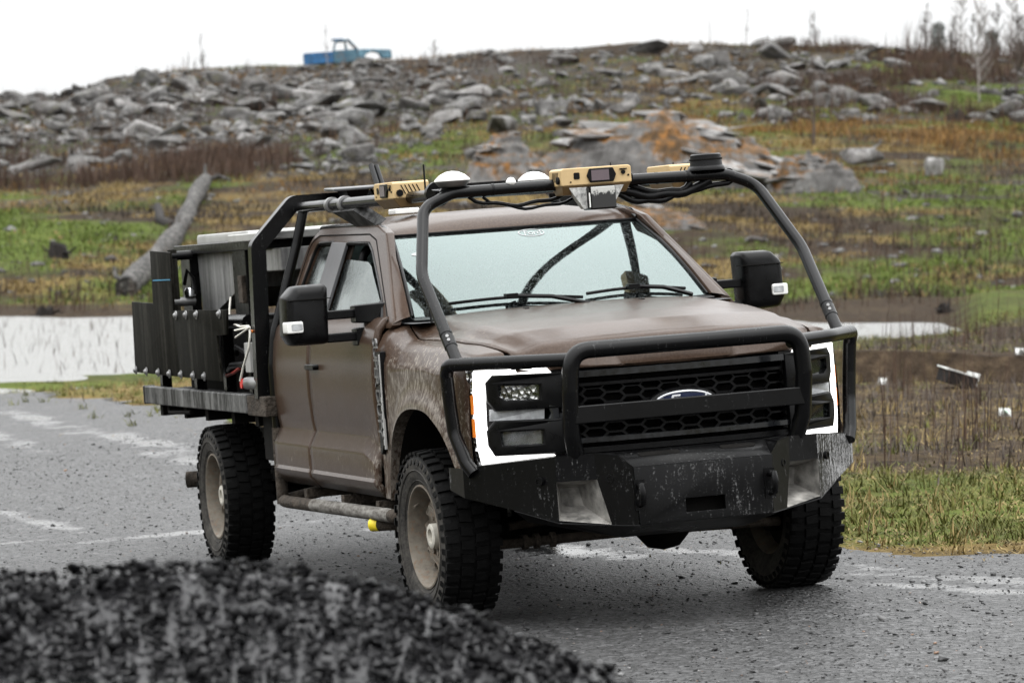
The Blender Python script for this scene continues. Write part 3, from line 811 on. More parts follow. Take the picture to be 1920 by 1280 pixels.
mb = MB(); mb.lathe([(.185 + .016 * math.cos(a), .016 * math.sin(a)) for a in np.linspace(0, 2 * math.pi, 9)], 28, lambda x, y, z: (-1.20 + y * .45 + z * .8, .42 + x, 1.36 + y * .85 - z * .4)); mb.box((-1.18, .42, 1.35), (.05, .30, .05)); mb.build('steering_wheel', BLKP, T, 60)
for y in (-.42, .42):
    st = MB().box((-1.72, y, 1.16), (.16, .50, .66), (0, -.25, 0)).build('seat_back', SEATF, T, bev=.05, seg=3)
    MB().box((-1.45, y, .86), (.55, .52, .16), (0, -.1, 0)).build('seat_cushion', SEATF, st, bev=.05, seg=3)
    MB().box((-1.84, y, 1.60), (.10, .27, .19), (0, -.2, 0)).build('head_restraint', SEATF, st, bev=.04, seg=3)
mb = MB(); mb.grid([[(x, y, z - .05) for x, y, z in r[::3]] for r in rows[::4]]); mb.build('headliner', CABIN, T, 50)
MB().tube(fillet([(-1.95, -.72, 1.35), (-1.98, -.66, 1.82), (-1.98, .66, 1.82), (-1.95, .72, 1.35)], .1), .024, 8).build('interior_bar', BLKP, T, 60)

# ---- grille
GR = (-.56, .565)
mb = MB(); mb.grid([[(XF(y) - .09, y, z) for z in (.80, 1.20)] for y in np.linspace(-.60, .60, 20)]); grille = mb.build('grille', DARK, T, 50)
def bar(name, y0, y1, z0, z1, off, th, mat, parent, bev=.004):
    mb = MB(); n = 16
    ring = []
    for y in np.linspace(y0, y1, n):
        x = XF(y) + off; ring.append([(x - th, y, z0), (x - th, y, z1), (x, y, z1 - .004), (x, y, z0 + .004), (x - th, y, z0)])
    mb.grid(ring)
    mb.add([p for p in ring[0][:4]], [(0, 1, 2, 3)]).add([p for p in ring[-1][:4]], [(3, 2, 1, 0)])
    return mb.build(name, mat, parent, 30)
GLB = plain('gloss_black_trim', (.015, .016, .018), .16, var=.2, scale=30)
bar('grille_bar', -.58, .58, 1.150, 1.186, .030, .08, GLB, grille)
bar('grille_bar', -.55, .55, 1.108, 1.130, .012, .06, BLKP, grille)
bar('grille_bar', -.55, .55, .848, .878, .022, .07, GLB, grille)
bar('grille_bar', -.56, .56, .802, .835, .016, .07, BLKP, grille)
bar('grille_bar', -.57, .57, .958, 1.000, .015, .07, GLB, grille)
# honeycomb mesh: each cell its own piece
HA, HB_, HH = .056, .034, .0225
def honey(zc, y0, y1):
    k = 0; yy = y0
    while yy < y1:
        for r_ in ((0, 1) if k % 2 else (-.5, .5, 1.5)):
            z = zc + (r_ - .5) * 2 * HH
            sh_ = ((1, 0), (HB_ / HA, 1), (-HB_ / HA, 1), (-1, 0), (-HB_ / HA, -1), (HB_ / HA, -1))
            o = [(yy + x * HA, z + q * HH) for x, q in sh_]; i_ = [(yy + x * HA * .86, z + q * HH * .80) for x, q in sh_]
            mb = MB(); vs = []
            for w in (0, -.03):
                vs += [(XF(u) - .005 + w, u, v) for u, v in o] + [(XF(u) - .005 + w, u, v) for u, v in i_]
            fs = []
            for k_ in range(6):
                k2 = (k_ + 1) % 6
                fs += [(k_, k2, 6 + k2, 6 + k_), (6 + k_, 6 + k2, 18 + k2, 18 + k_), (k2, k_, 12 + k_, 12 + k2)]
            mb.add(vs, fs); mb.build('grille_cell', BLKP, grille, 20)
        yy += HA + HB_; k += 1
honey(1.054, -.50, .53); honey(.916, -.50, .53)
for k in range(7):
    mb = MB(); mb.grid([[(XF(y) - .055, y, .895 + k * .033), (XF(y) - .045, y, .905 + k * .033)] for y in np.linspace(-.55, .55, 12)]); mb.build('shutter_vane', BLKP, grille, 30)
# oval emblem on the centre bar
em = lambda u, v, w: (1.085 + w, u, 1.005 + v)
mb = MB(); mb.lathe([(0, .012), (.9, .010), (1, 0), (1, -.03)], 40, lambda x, y, z: (1.083 + z, x * .165, 1.008 + y * .066)); emb = mb.build('emblem', BLKP, grille, 50)
plate([[(x * .147, y * .053) for x, y in ell], [(x * .138, y * .0465) for x, y in ell]], .006, .001, lambda u, v, w: em(u, v, .013 + w)).build('emblem_rim', EMW, emb, 40)
mb = MB(); mb.prism([(x * .136, y * .0450) for x, y in ell], em, .008, .013); mb.build('emblem_field', BLUE, emb, 40)
text_mb('Ford', .088, .004, lambda u, v, w: em(u * 1.25, v + .002, .015 + w), shear=.38, spacing=.86).build('emblem_script', EMW, emb, 40)

# ---- headlights
def mirror(poly, s): return [(-u * -s if s < 0 else -u, v) for u, v in poly] if s > 0 else poly
DR = [(-.634, 1.236), (-.597, 1.187), (-.81, 1.187), (-.833, 1.181), (-.851, 1.155), (-.858, 1.06), (-.860, .96), (-.855, .866), (-.838, .812), (-.606, .808), (-.593, .796), (-.612, .774), (-.879, .770), (-.892, .86), (-.897, 1.018), (-.890, 1.20), (-.876, 1.232)]
UPF = [(-.845, 1.073), (-.846, 1.152), (-.824, 1.181), (-.545, 1.176), (-.545, 1.03), (-.82, 1.030)]
UPL = [(-.818, 1.088), (-.815, 1.146), (-.636, 1.140), (-.638, 1.058), (-.788, 1.062)]
LOF = [(-.853, .930), (-.851, .866), (-.832, .822), (-.552, .824), (-.552, .966), (-.826, .970)]
LOL = [(-.820, .932), (-.816, .854), (-.637, .854), (-.635, .932)]
MIL = [(-.836, 1.028), (-.628, 1.020), (-.632, .974), (-.838, .980)]
for s in (-1, 1):
    fl = (lambda P: P) if s < 0 else (lambda P: [(-u, v) for u, v in P][::-1])
    HO = fl([(-.905, 1.225), (-.87, 1.245), (-.60, 1.240), (-.535, 1.19), (-.535, .80), (-.58, .755), (-.885, .755), (-.908, .90), (-.914, 1.08)])
    hl = plate([HO], .03, .004, front(-.055), .05).build('headlight', BLKP, T, 35)
    plate([fl(DR)], .022, .003, front(.012), .04).build('running_light', DRL, hl, 35)
    plate([fl([(-.912, 1.215), (-.890, 1.222), (-.899, 1.02), (-.894, .86), (-.882, .775), (-.896, .77), (-.908, .90), (-.914, 1.08)])], .02, .002, front(.0), .04).build('side_lens', REFL, hl, 35)
    for z0, z1 in ((1.012, 1.098), (.905, .990)):
        mb = MB(); mb.prism(fl([(-.908, z0), (-.898, z0), (-.898, z1), (-.908, z1)]), front(.012), -.004, .010); mb.build('side_marker', AMBER, hl, 30)
    for name, fr, le, mt in (('upper', UPF, UPL, REFL), ('lower', LOF, LOL, LENSM)):
        plate([fl(fr), fl(le)], .05, .008, front(.012), .05).build('lamp_bezel', BLKP, hl, 35)
        plate([fl(le)], .012, 0, front(-.022), .04).build('lamp_reflector', mt, hl, 35)
        plate([fl(le)], .004, 0, front(.012), .04).build('lamp_lens', LENSG, hl, 35)
    plate([fl(MIL)], .02, .003, front(-.004), .04).build('indicator_lamp', LENSM, hl, 35)
    plate([fl([(-.625, 1.136), (-.578, 1.133), (-.554, 1.102), (-.578, 1.045), (-.578, .969), (-.604, .932), (-.632, .923), (-.61, .98), (-.60, 1.0), (-.61, 1.03)])], .03, .004, front(.016), .04).build('lamp_bracket', GLB, hl, 35)
    if s < 0:
        MB().box((.93, -.72, 1.216), (.012, .10, .014), (0, 0, -.75)).build('lamp_gap_trim', BLKP, hl)

# ---- bumper: bent plates in plan (x, y) with top and bottom heights
mb0 = plate([[(-.32, .475), (.32, .475), (.335, .735), (-.335, .735)], [(-.10, .510), (.095, .510), (.095, .578), (-.10, .578)]], .012, .002, lambda u, v, w: (1.29 + w, u, v), .2)
bumper = mb0.build('bumper', BUMP, T, 30)
mb = MB(); mb.box((1.20, 0, .54), (.02, .26, .12)); mb.build('winch_recess', DARK, bumper)
mb = MB(); mb.add([(1.289, -.335, .737), (1.289, .335, .737), (1.13, .37, .798), (1.13, -.37, .798)], [(0, 1, 2, 3)])
mb.add([(1.13, -.37, .798), (1.13, .37, .798), (.98, .42, .80), (.98, -.42, .80)], [(0, 1, 2, 3)]); mb.build('top_plate', BUMP, bumper, 20, solid=.006)
for y0, y1 in ((-.27, -.07), (.13, .30)):
    plate([rrect(y0, -.018, y1, .018, .016)], .006, .001, lambda u, v, w: (1.175 + v * .94, u, .785 - v * .36 + w)).build('vent_slot', DARK, bumper)
for s in (-1, 1):
    # chamfer plate between centre and corner, lamp pocket beside it
    mb = MB(); mb.add([(1.29, s * .327, .735), (1.29, s * .327, .475), (1.20, s * .427, .480), (1.162, s * .469, .690), (1.157, s * .475, .803), (1.236, s * .387, .790)], [(0, 1, 2, 3, 4, 5)])
    mb.add([(1.236, s * .387, .790), (1.289, s * .329, .737), (1.13, s * .36, .799)], [(0, 1, 2)]); mb.build('chamfer_plate', BUMP, bumper, 0)
    mb = MB(); mb.add([(1.157, s * .475, .803), (1.162, s * .469, .690), (1.085, s * .64, .688), (1.085, s * .64, .800)], [(0, 1, 2, 3)]); mb.build('pocket_header', BUMP, bumper, 0)
    mb = MB(); A = [(1.161, s * .470, .690), (1.199, s * .427, .482), (1.083, s * .64, .512), (1.084, s * .64, .688)]
    Bk = [(.96, s * .50, .65), (.97, s * .48, .56), (.93, s * .57, .57), (.93, s * .58, .65)]
    mb.add(A + Bk, [(0, 1, 5, 4), (1, 2, 6, 5), (2, 3, 7, 6), (3, 0, 4, 7), (4, 5, 6, 7)])
    mb.build('lamp_pocket', plain('dust_coated_pocket', (.20, .192, .178), .8, var=.7, scale=14, bstr=.3, bscale=80) if s < 0 else bpy.data.materials['dust_coated_pocket'], bumper, 0)
    mb = MB(); mb.add([(1.085, s * .64, .800), (1.083, s * .641, .502), (.90, s * .795, .565), (.695, s * .968, .628), (.695, s * .968, .765)], [(0, 1, 2, 3, 4)])
    mb.add([(.695, s * .968, .765), (.695, s * .968, .628), (.52, s * .985, .66), (.52, s * .985, .765)], [(0, 1, 2, 3)]); mb.build('corner_plate', BUMP if s < 0 else BUMP2, bumper, 0)
    mb = MB(); mb.add([(1.236, s * .387, .791), (1.157, s * .475, .804), (1.085, s * .64, .801), (.695, s * .968, .766), (.60, s * .90, .768), (.93, s * .60, .805), (.98, s * .42, .80), (1.13, s * .37, .7985)], [(0, 1, 2, 3, 4, 5, 6, 7)]); mb.build('top_plate', BUMP, bumper, 0, solid=.006)
    mb = MB(); mb.add([(1.29, s * .0, .474), (1.29, s * .327, .474), (1.20, s * .427, .479), (1.083, s * .641, .501), (.90, s * .795, .564), (.80, s * .70, .50), (.95, s * .30, .40), (.95, 0, .40)], [(0, 1, 2, 3, 4, 5, 6, 7)]); mb.build('skid_plate', BUMP, bumper, 0, solid=.006)
    for (x, y, z, nx, ny) in ((1.19, .412, .690, .75, .66), (1.02, .695, .695, .70, .71)):
        mb = MB(); a = Vector((nx, s * ny, 0)); side = Vector((-s * ny, nx, 0)); up = Vector((0, 0, 1)); o_ = Vector((x, s * y, z)) + a * .012
        mb.lathe([(0, .004), (.012, .004), (.013, .009), (.019, .009), (.020, -.006)], 18, lambda p, q, r_: tuple(o_ + side * p + up * q + a * r_)); mb.build('parking_sensor', BLKP, bumper, 40)
    mb = MB(); mb.tube([(1.285, s * .315, .655), (1.345, s * .32, .655), (1.36, s * .32, .62), (1.345, s * .32, .575), (1.285, s * .315, .565)], .016, 8); mb.box((1.29, s * .315, .61), (.02, .05, .14)); mb.build('tow_hook', BUMP, bumper, 50)
# ---- grille guard
def rtube(path, r, rad, n=14): mb = MB(); mb.tube(fillet(path, rad, 8), r, n); return mb
guard = rtube([(1.085, -.535, .79), (1.125, -.565, .90), (1.165, -.570, 1.10), (1.175, -.555, 1.282), (1.185, 0, 1.282), (1.175, .555, 1.282), (1.165, .570, 1.10), (1.125, .565, .90), (1.085, .535, .79)], .040, [.1, .1, .13, .1, .13, .1, .1]).build('grille_guard', BLK, T, 60)
bmid = MB(); bmid.grid([[(1.155 + .012 * math.cos(y * 2), y, z) for z in (.948, 1.030)] for y in np.linspace(-.56, .56, 14)]); bmid.build('guard_crossbar', BLK, guard, 30, solid=.035, bev=.006)
for s in (-1, 1):
    rtube([(1.15, s * .52, 1.242), (.98, s * .78, 1.247), (.70, s * 1.005, 1.249), (.665, s * 1.005, 1.20), (.655, s * .995, 1.06), (.655, s * .985, .93), (.715, s * .955, .79), (.75, s * .93, .74)], .032, [.3, .05, .04, .1, .12, .1]).build('guard_side_bar', BLK, guard, 60)

# ---- exocage
cage = rtube([(.672, -.948, 1.251), (.604, -.950, 1.314), (.225, -.965, 1.665), (-.055, -.855, 1.985), (-.065, -.70, 2.048), (-.05, 0, 2.052), (-.065, .70, 2.048), (-.055, .855, 1.985), (.225, .965, 1.665), (.604, .950, 1.314), (.672, .948, 1.251)], .0285, [.05, .35, .12, .16, .5, .16, .12, .35, .05]).build('tube_cage', BLK, T, 60)
for s in (-1, 1):
    for t0, t1 in ((.0, .14), (.16, .20)):
        a = Vector((.604, s * .95, 1.314)); c = Vector((.225, s * .965, 1.665)); MB().tube([a.lerp(c, t0 + .03), a.lerp(c, t1 + .03)], .0315, 14).build('cage_sleeve', BLK, cage, 60)
    for k in (0, 1): MB().tube([Vector((.604, s * .95, 1.314)).lerp(Vector((.225, s * .965, 1.665)), .10 + .05 * k) + Vector((.028, -.010, .012)), Vector((.604, s * .95, 1.314)).lerp(Vector((.225, s * .965, 1.665)), .10 + .05 * k) + Vector((.036, -.012, .016))], .008, 8).build('cage_bolt', STEELG, cage, 60)
    rtube([(-.09, s * .73, 2.045), (-3.05, s * .73, 2.056)], .030, .1).build('cage_side_rail', BLK, cage, 60)
    mb = MB(); P = fillet([(-3.08, s * 1.0, 1.02), (-3.08, s * .975, 1.86), (-3.08, s * .755, 2.085), (-3.08, 0, 2.087)], [.04, .04], 3)
    for i in range(len(P) - 1):
        a, c = P[i], P[i + 1]
    ring = []
    for i, p in enumerate(P):
        t = (P[min(i + 1, len(P) - 1)] - P[max(i - 1, 0)]).normalized(); q = t.cross(Vector((1, 0, 0))).normalized() * .042
        ring.append([p + q + Vector((-.04, 0, 0)), p + q + Vector((.04, 0, 0)), p - q + Vector((.04, 0, 0)), p - q + Vector((-.04, 0, 0)), p + q + Vector((-.04, 0, 0))])
    mb.grid(ring); mb.build('rear_hoop', BLK, cage, 30, bev=.006)
    rtube([(-2.97, s * .72, 2.05), (-2.97, s * .775, 1.86), (-2.95, s * .942, 1.38), (-2.95, s * .965, 1.20), (-2.95, s * .965, .46)], .028, [.1, .3, .3]).build('cage_brace', BLK, cage, 60)
    MB().tube([(-2.95, s * .965, .86), (-2.95, s * .965, .44)], .034, 12).build('mud_sleeve', MUDDY, cage, 60)
    # rock slider
    sl = rtube([(-2.93, s * .70, .50), (-2.98, s * .955, .455), (-2.75, s * .985, .46), (-.52, s * .975, .485), (-.40, s * .80, .50)], .034, [.05, .08, .08]).build('rock_slider', MUDDY, T, 60)
    MB().tube([(-2.15, s * .985, .469), (-.60, s * .975, .485)], .0355, 12).build('slider_sleeve', LIDW if False else streaked('muddy_slider_paint', (.06, .052, .045), (.27, .26, .24), .8, .6, sc=(9, 30, 30)) if s < 0 else bpy.data.materials['muddy_slider_paint'], sl, 60)
    mb = MB(); mb.tube([(-.95, s * .99, .425), (-.70, s * .80, .43)], .033, 12, False); mb.build('side_step_tube', MUDDY, T, 60)
    MB().tube([(-.952, s * .9905, .425), (-.91, s * .96, .426)], .0345, 14, False).build('reflective_tape', YEL, sl, 60)
    for x in (-2.4, -1.6, -.9): MB().box((x, s * .80, .52), (.06, .34, .05)).build('slider_bracket', MUDDY, sl, bev=.005)
    MB().box((-1.95, s * .75, .50), (.16, .10, .14)).build('slider_hanger', MUDDY, sl, bev=.005)

rtube([(-1.66, .715, 2.048), (-.10, -.80, 2.045)], .027, .1).build('cage_roof_brace', BLK, cage, 60)
# ---- mirrors
for s in (-1, 1):
    P = fillet([(s * 1.22, 1.345, 0), (s * 1.115, 1.345, 0), (s * 1.103, 1.63, 0), (s * 1.12, 1.650, 0), (s * 1.275, 1.648, 0), (s * 1.330, 1.595, 0), (s * 1.340, 1.40, 0), (s * 1.31, 1.348, 0), (s * 1.24, 1.345, 0)], [.02, .02, .02, .04, .04, .02, .03])
    poly = [(p.x, p.y) for p in P]
    mb = MB(); c = (s * 1.22, 1.495)
    rings = []
    for x, k in ((-1.20, .93), (-1.19, .985), (-1.12, 1.0), (-1.055, .965), (-1.032, .88), (-1.022, .70)):
        rings.append([(x + .06 * (abs(u) - 1.1), c[0] + (u - c[0]) * k, c[1] + (v - c[1]) * k) for u, v in poly + [poly[0]]])
    mb.grid(rings); mb.add(rings[0][:-1], [tuple(range(len(poly)))]); mb.add(rings[-1][:-1], [tuple(range(len(poly)))])
    mh = mb.build('mirror', BLKP, T, 50)
    MB().box((-1.055, s * 1.215, 1.576), (.11, .222, .004)).build('mirror_seam', DARK, mh)
    mb = MB(); mb.prism(rrect(s * 1.300 - .043, 1.412, s * 1.300 + .043, 1.470, .010), lambda u, v, w: (w, u, v), -1.09, -.996); mk = mb.build('mirror_lamp', WHITE, mh, bev=.006)
    mb = MB(); mb.prism(rrect(s * 1.29 - .028, 1.426, s * 1.29 + .028, 1.458, .006), lambda u, v, w: (w, u, v), -1.0, -.9935); mb.build('mirror_lamp_lens', LENSM, mk, bev=.001)
    for z in (1.487, 1.372):
        mb = MB(); mb.box((-1.10, s * 1.03, z), (.055, .18, .046)); mb.build('mirror_arm', BLKP, mh, bev=.008)
        mb = MB(); mb.add([(-1.155, s * .972, z - .048), (-1.045, s * .972, z - .048), (-1.155, s * .972, z + .040), (-1.045, s * .972, z + .040), (-1.02, s * .84, z - .058), (-.86, s * .84, z - .058), (-1.02, s * .815, z + .050), (-.86, s * .815, z + .050)],
                          [(0, 1, 3, 2), (4, 6, 7, 5), (0, 4, 5, 1), (2, 3, 7, 6), (0, 2, 6, 4), (1, 5, 7, 3)]); mb.build('mirror_clamp', BLKP, mh, bev=.008)
# ---- wheels (local: axle along y, outer face towards -y)
TR, TW = .418, .275
def build_wheel():
    w = empty('wheel')
    prof = [(.246, -.110), (.262, -.122), (.30, -.138), (.345, -.141), (.378, -.137), (.398, -.126), (.404, -.10), (.405, 0), (.404, .10), (.398, .126), (.378, .137), (.345, .141), (.30, .138), (.262, .122), (.246, .110)]
    mp = lambda x, y, z: (x, z, y)
    mb = MB(); mb.lathe(prof[4:11], 72, mp); tyre = mb.build('tyre', RUBBER, w, 50)
    mb = MB(); mb.lathe(prof[:5], 72, mp); mb.lathe(prof[10:], 72, mp)
    mb.lathe([(.318, -.1405), (.322, -.145), (.326, -.1405)], 72, mp); mb.lathe([(.268, -.124), (.272, -.130), (.277, -.127)], 72, mp)
    mb.build('sidewall', SIDEW, tyre, 60)
    mb = MB(); nl = 40
    for k in range(nl):
        a = 2 * math.pi * k / nl
        for row, (y0, y1, sk, da) in enumerate(((-.140, -.078, .12, 0), (-.066, -.006, -.35, .5), (.006, .066, .35, 0), (.078, .140, -.12, .5))):
            aa = a + da * 2 * math.pi / nl; wd = 2 * math.pi / nl * (.62 if row in (0, 3) else .70)
            vs = []
            for rr, sh in ((.396, 1.0), (TR, .86)):
                for (yy, tt) in ((y0, -1), (y1, -1), (y1, 1), (y0, 1)):
                    yy2 = yy
                    rr2 = rr - (.008 if abs(yy) > .13 and rr > .4 else 0)
                    an = aa + tt * wd / 2 * sh + sk * .055 * (yy - (y0 + y1) / 2) / .03 * .35
                    vs.append((rr2 * math.cos(an), yy2, rr2 * math.sin(an)))
            mb.add(vs, [(4, 5, 6, 7), (0, 1, 5, 4), (1, 2, 6, 5), (2, 3, 7, 6), (3, 0, 4, 7)])
        for sg in (-1, 1):                                      # side biters on the shoulder
            vs = []
            aa = a + (0 if sg < 0 else .5) * 2 * math.pi / nl; wd = 2 * math.pi / nl * .5
            for off in (0, .007):
                for rr, tt in ((.352, -1), (.402, -1), (.402, 1), (.352, 1)):
                    yb = np.interp(rr, [.345, .378, .404], [.141, .137, .118])
                    vs.append((rr * math.cos(aa + tt * wd / 2), sg * (yb + off), rr * math.sin(aa + tt * wd / 2)))
            mb.add(vs, [(4, 5, 6, 7), (0, 1, 5, 4), (1, 2, 6, 5), (2, 3, 7, 6), (3, 0, 4, 7)])
    mb.build('tread', RUBBER, tyre, 25)
    mb = MB(); mb.lathe([(.250, -.108), (.252, -.122), (.243, -.124), (.236, -.118), (.232, -.095), (.218, -.075), (.212, .0), (.216, .06), (.236, .10), (.25, .11)], 48, mp)
    rim = mb.build('rim', RIM, w, 40)
    outer = [(.214 * math.cos(a), .214 * math.sin(a)) for a in np.linspace(0, 2 * math.pi, 49)[:-1]]
    hol = [[(.158 * math.cos(R(45 * k + 10)) + .027 * math.cos(a), .158 * math.sin(R(45 * k + 10)) + .027 * math.sin(a)) for a in np.linspace(0, 2 * math.pi, 15)[:-1]] for k in range(8)]
    def dish(u, v, w_): r_ = math.hypot(u, v); return (u, w_ - float(np.interp(r_, [0, .07, .115, .16, .20, .214], [.030, .030, .062, .058, .030, .022])), v)
    mb = plate([outer] + hol + [[(.05 * math.cos(a), .05 * math.sin(a)) for a in np.linspace(0, 2 * math.pi, 21)[:-1]]], .012, .002, dish, None)
    mb.build('wheel_disc', RIM, rim, 40)
    mb = MB(); mb.lathe([(.214, .03), (.05, .03)], 32, mp); mb.build('brake_backing', DARK, rim, 40)
    mb = MB(); mb.lathe([(.062, -.03), (.060, -.085), (.052, -.090), (.036, -.090), (.034, -.070), (.0, -.068)], 28, mp); mb.build('hub', plain('pale_hub', (.42, .40, .35), .55, 0, .25, 30) if 'pale_hub' not in bpy.data.materials else bpy.data.materials['pale_hub'], rim, 40)
    for k in range(8):
        a = R(45 * k + 32); c = (.087 * math.cos(a), .087 * math.sin(a))
        MB().tube([(c[0], -.030, c[1]), (c[0], -.066, c[1])], .0125, 6).build('lug_nut', RIM, rim, 30)
    MB().tube([(-.205, -.085, .09), (-.185, -.112, .083)], .006, 6).build('valve_stem', RIM, rim, 60)
    return w
wh = build_wheel()
WB = -4.553
first = True
for (x, y, rz, sp) in ((0, -.868, R(2), .3), (0, .868, math.pi + R(2), 1.1), (WB, -.868, 0, 2.0), (WB, .868, math.pi, .7)):
    w_ = wh if first else copy_tree(wh); first = False
    w_.parent = T; w_.location = (x, y, TR - .004)
    w_.rotation_euler = (Matrix.Rotation(rz, 3, 'Z') @ Matrix.Rotation(sp, 3, 'Y')).to_euler()

# ---- chassis
ch = MB()
for s in (-1, 1): ch.box((-2.55, s * .45, .66), (6.7, .08, .17))
for x in (-5.6, -4.0, -2.5, -1.0, .5): ch.box((x, 0, .66), (.10, .86, .10))
chassis = ch.build('chassis_frame', DARK, T, 0)
for x in (0, WB):
    mb = MB(); mb.tube([(x, -.80, .415), (x, .80, .415)], .058, 12)
    cy = .22 if x == 0 else 0
    mb.lathe([(.0, -.19), (.08, -.17), (.15, -.08), (.165, 0), (.15, .08), (.08, .17), (0, .19)], 16, lambda a, c, e: (x + a, cy + c, .41 + e * .9)); mb.build('axle', DARK, T, 50)
tie = MB().tube([(.24, -.74, .36), (.26, 0, .365), (.24, .74, .345)], .024, 10).build('tie_rod', MUDDY, T, 60)
for y in (-.56, -.50, -.42, .5): MB().tube([(.245, y - .012, .362), (.245, y + .012, .362)], .038, 10).build('clamp', MUDDY, tie, 60)
MB().tube([(.20, -.62, .44), (.22, .45, .50)], .020, 8).build('drag_link', MUDDY, T, 60)
for s in (-1, 1):
    MB().tube([(.02, s * .50, .40), (.06, s * .47, .78)], .055, 10).tube([(-.1, s * .56, .40), (-.14, s * .55, .80)], .03, 8).build('suspension_strut', DARK, T, 60)
    mb = MB(); mb.box((WB, s * .56, .50), (1.2, .07, .06)); mb.build('leaf_spring', DARK, T)
    mb = MB(); mb.box((-.02, s * .80, .40), (.10, .06, .24)); mb.build('steering_knuckle', DARK, T, bev=.01)
MB().box((.35, 0, .60), (1.0, .80, .30)).build('engine_sump', DARK, T, bev=.04)
MB().box((-1.7, .30, .56), (1.3, .42, .26)).build('fuel_tank', DARK, T, bev=.04)
MB().tube([(-.4, -.05, .48), (-4.4, 0, .46)], .045, 10).build('drive_shaft', DARK, T, 60)
MB().tube([(-5.35, -.30, .47), (-5.56, -.84, .465), (-5.60, -.93, .465)], .05, 12).build('tail_pipe', MUDDY, T, 60)
MB().tube([(-1.0, -.30, .55), (-3.2, -.34, .55), (-4.2, -.40, .66), (-5.35, -.30, .50)], .045, 10).build('exhaust_pipe', DARK, T, 60)
mb = MB(); mb.box((-3.25, -.80, .80), (.40, .26, .28)).box((-3.18, -.55, .70), (.3, .3, .4)); mb.build('mud_bracket', DARK, T, bev=.01)
# ---- flatbed
bed = MB().box((-4.70, 0, .985), (2.98, 1.96, .06)).build('flatbed', DARK, T, bev=.005)
for s in (-1, 1):
    r_ = MB().box((-4.785, s * 1.005, .985), (2.81, .06, .108)).build('bed_side_rail', BEDR, bed, bev=.008)
    MB().box((-6.205, s * 1.0, .985), (.03, .075, .115)).build('rail_end_cap', BLK, r_, bev=.006)
    MB().box((-3.13, s * 1.0, .978), (.44, .07, .112)).build('rail_corner_block', MUDDY, r_, bev=.008)
    MB().tube(fillet([(-5.62, s * 1.0, .93), (-5.62, s * 1.0, .885), (-5.0, s * 1.0, .90)], .03), .014, 6).build('tie_down_rail', DARK, r_, 60)
for x in (-3.5, -4.1, -4.8, -5.4, -6.1): MB().box((x, 0, .90), (.08, 1.9, .10)).build('bed_cross_member', DARK, bed)
# protective side plates with bolt heads
side = lambda u, v, w: (u, -1.05 + w, v)
P1 = [(-6.262, 1.569), (-6.315, 1.131), (-4.955, 1.120), (-4.99, 1.50), (-5.04, 1.508), (-5.013, 1.86), (-5.587, 1.878), (-5.61, 1.557)]
P2 = [(-4.95, 1.121), (-3.851, 1.112), (-3.885, 1.372), (-3.624, 1.379), (-3.578, 1.515), (-5.0, 1.512)]
sp1 = plate([P1], .014, .003, side).build('side_guard_plate', PLATE, bed, 30)
sp2 = plate([P2], .014, .003, lambda u, v, w: (u, -1.055 + w, v)).build('side_guard_plate', PLATE, bed, 30)
MB().box((-5.30, -1.059, 1.700), (.50, .003, .007)).build('blue_mark', plain('blue_paint_mark', (.04, .20, .33), .6), sp1)
for (px_, x, z) in [(0, -6.24, 1.142), (0, -5.92, 1.138), (0, -5.56, 1.136), (0, -5.23, 1.133), (1, -4.90, 1.133), (1, -4.56, 1.131), (1, -4.26, 1.131), (1, -4.92, 1.487), (1, -4.64, 1.489), (1, -4.35, 1.490), (1, -3.74, 1.494)]:
    mb = MB(); mb.lathe([(0, .022), (.010, .020), (.016, .013), (.018, .008), (.027, .006), (.027, 0)], 14, lambda a, c, e: (x + a, -1.064 - e, z + c)); mb.build('bolt_head', STEELG, sp1 if px_ == 0 else sp2, 50)
# machinery between plate and box
mb = MB()
for (a, c) in (((-6.1, -.95), (-3.5, -.95)), ((-6.1, .95), (-3.5, .95))): mb.tube([(a[0], a[1], 1.44), (c[0], c[1], 1.44)], .045, 10)
for x in (-6.0, -5.0, -4.2, -3.55): mb.box((x, -.93, 1.23), (.07, .06, .46)).box((x, .93, 1.23), (.07, .06, .46))
mb.build('equipment_frame', BLK, bed, 50)
MB().box((-4.75, 0, 1.22), (2.5, 1.55, .44)).build('equipment_bay', DARK, bed, bev=.02)
post = MB().box((-5.30, -.98, 1.68), (.045, .05, .40)).build('roller_post', PLATE, bed, bev=.005)
for z in (1.84, 1.56):
    MB().tube([(-5.30, -1.01, z), (-5.30, -.86, z)], .028, 12).build('roller', BLKP if z > 1.7 else STEELG, post, 60)
    MB().tube([(-5.30, -1.03, z), (-5.30, -1.005, z)], .014, 8).build('roller_bolt', CHROME, post, 60)
MB().tube([(-5.30, -.92, 1.66), (-5.28, -.90, 1.75), (-5.27, -.87, 1.70), (-5.27, -.86, 1.60)], .012, 6).build('hose', BLKP, post, 60)
MB().lathe([(0, .05), (.035, .045), (.05, .02), (.05, -.03), (0, -.04)], 14, lambda a, c, e: (-5.29 + a * .7, -.89 + c * .7, 1.61 + e * .7)).build('steel_fitting', CHROME, post, 50)
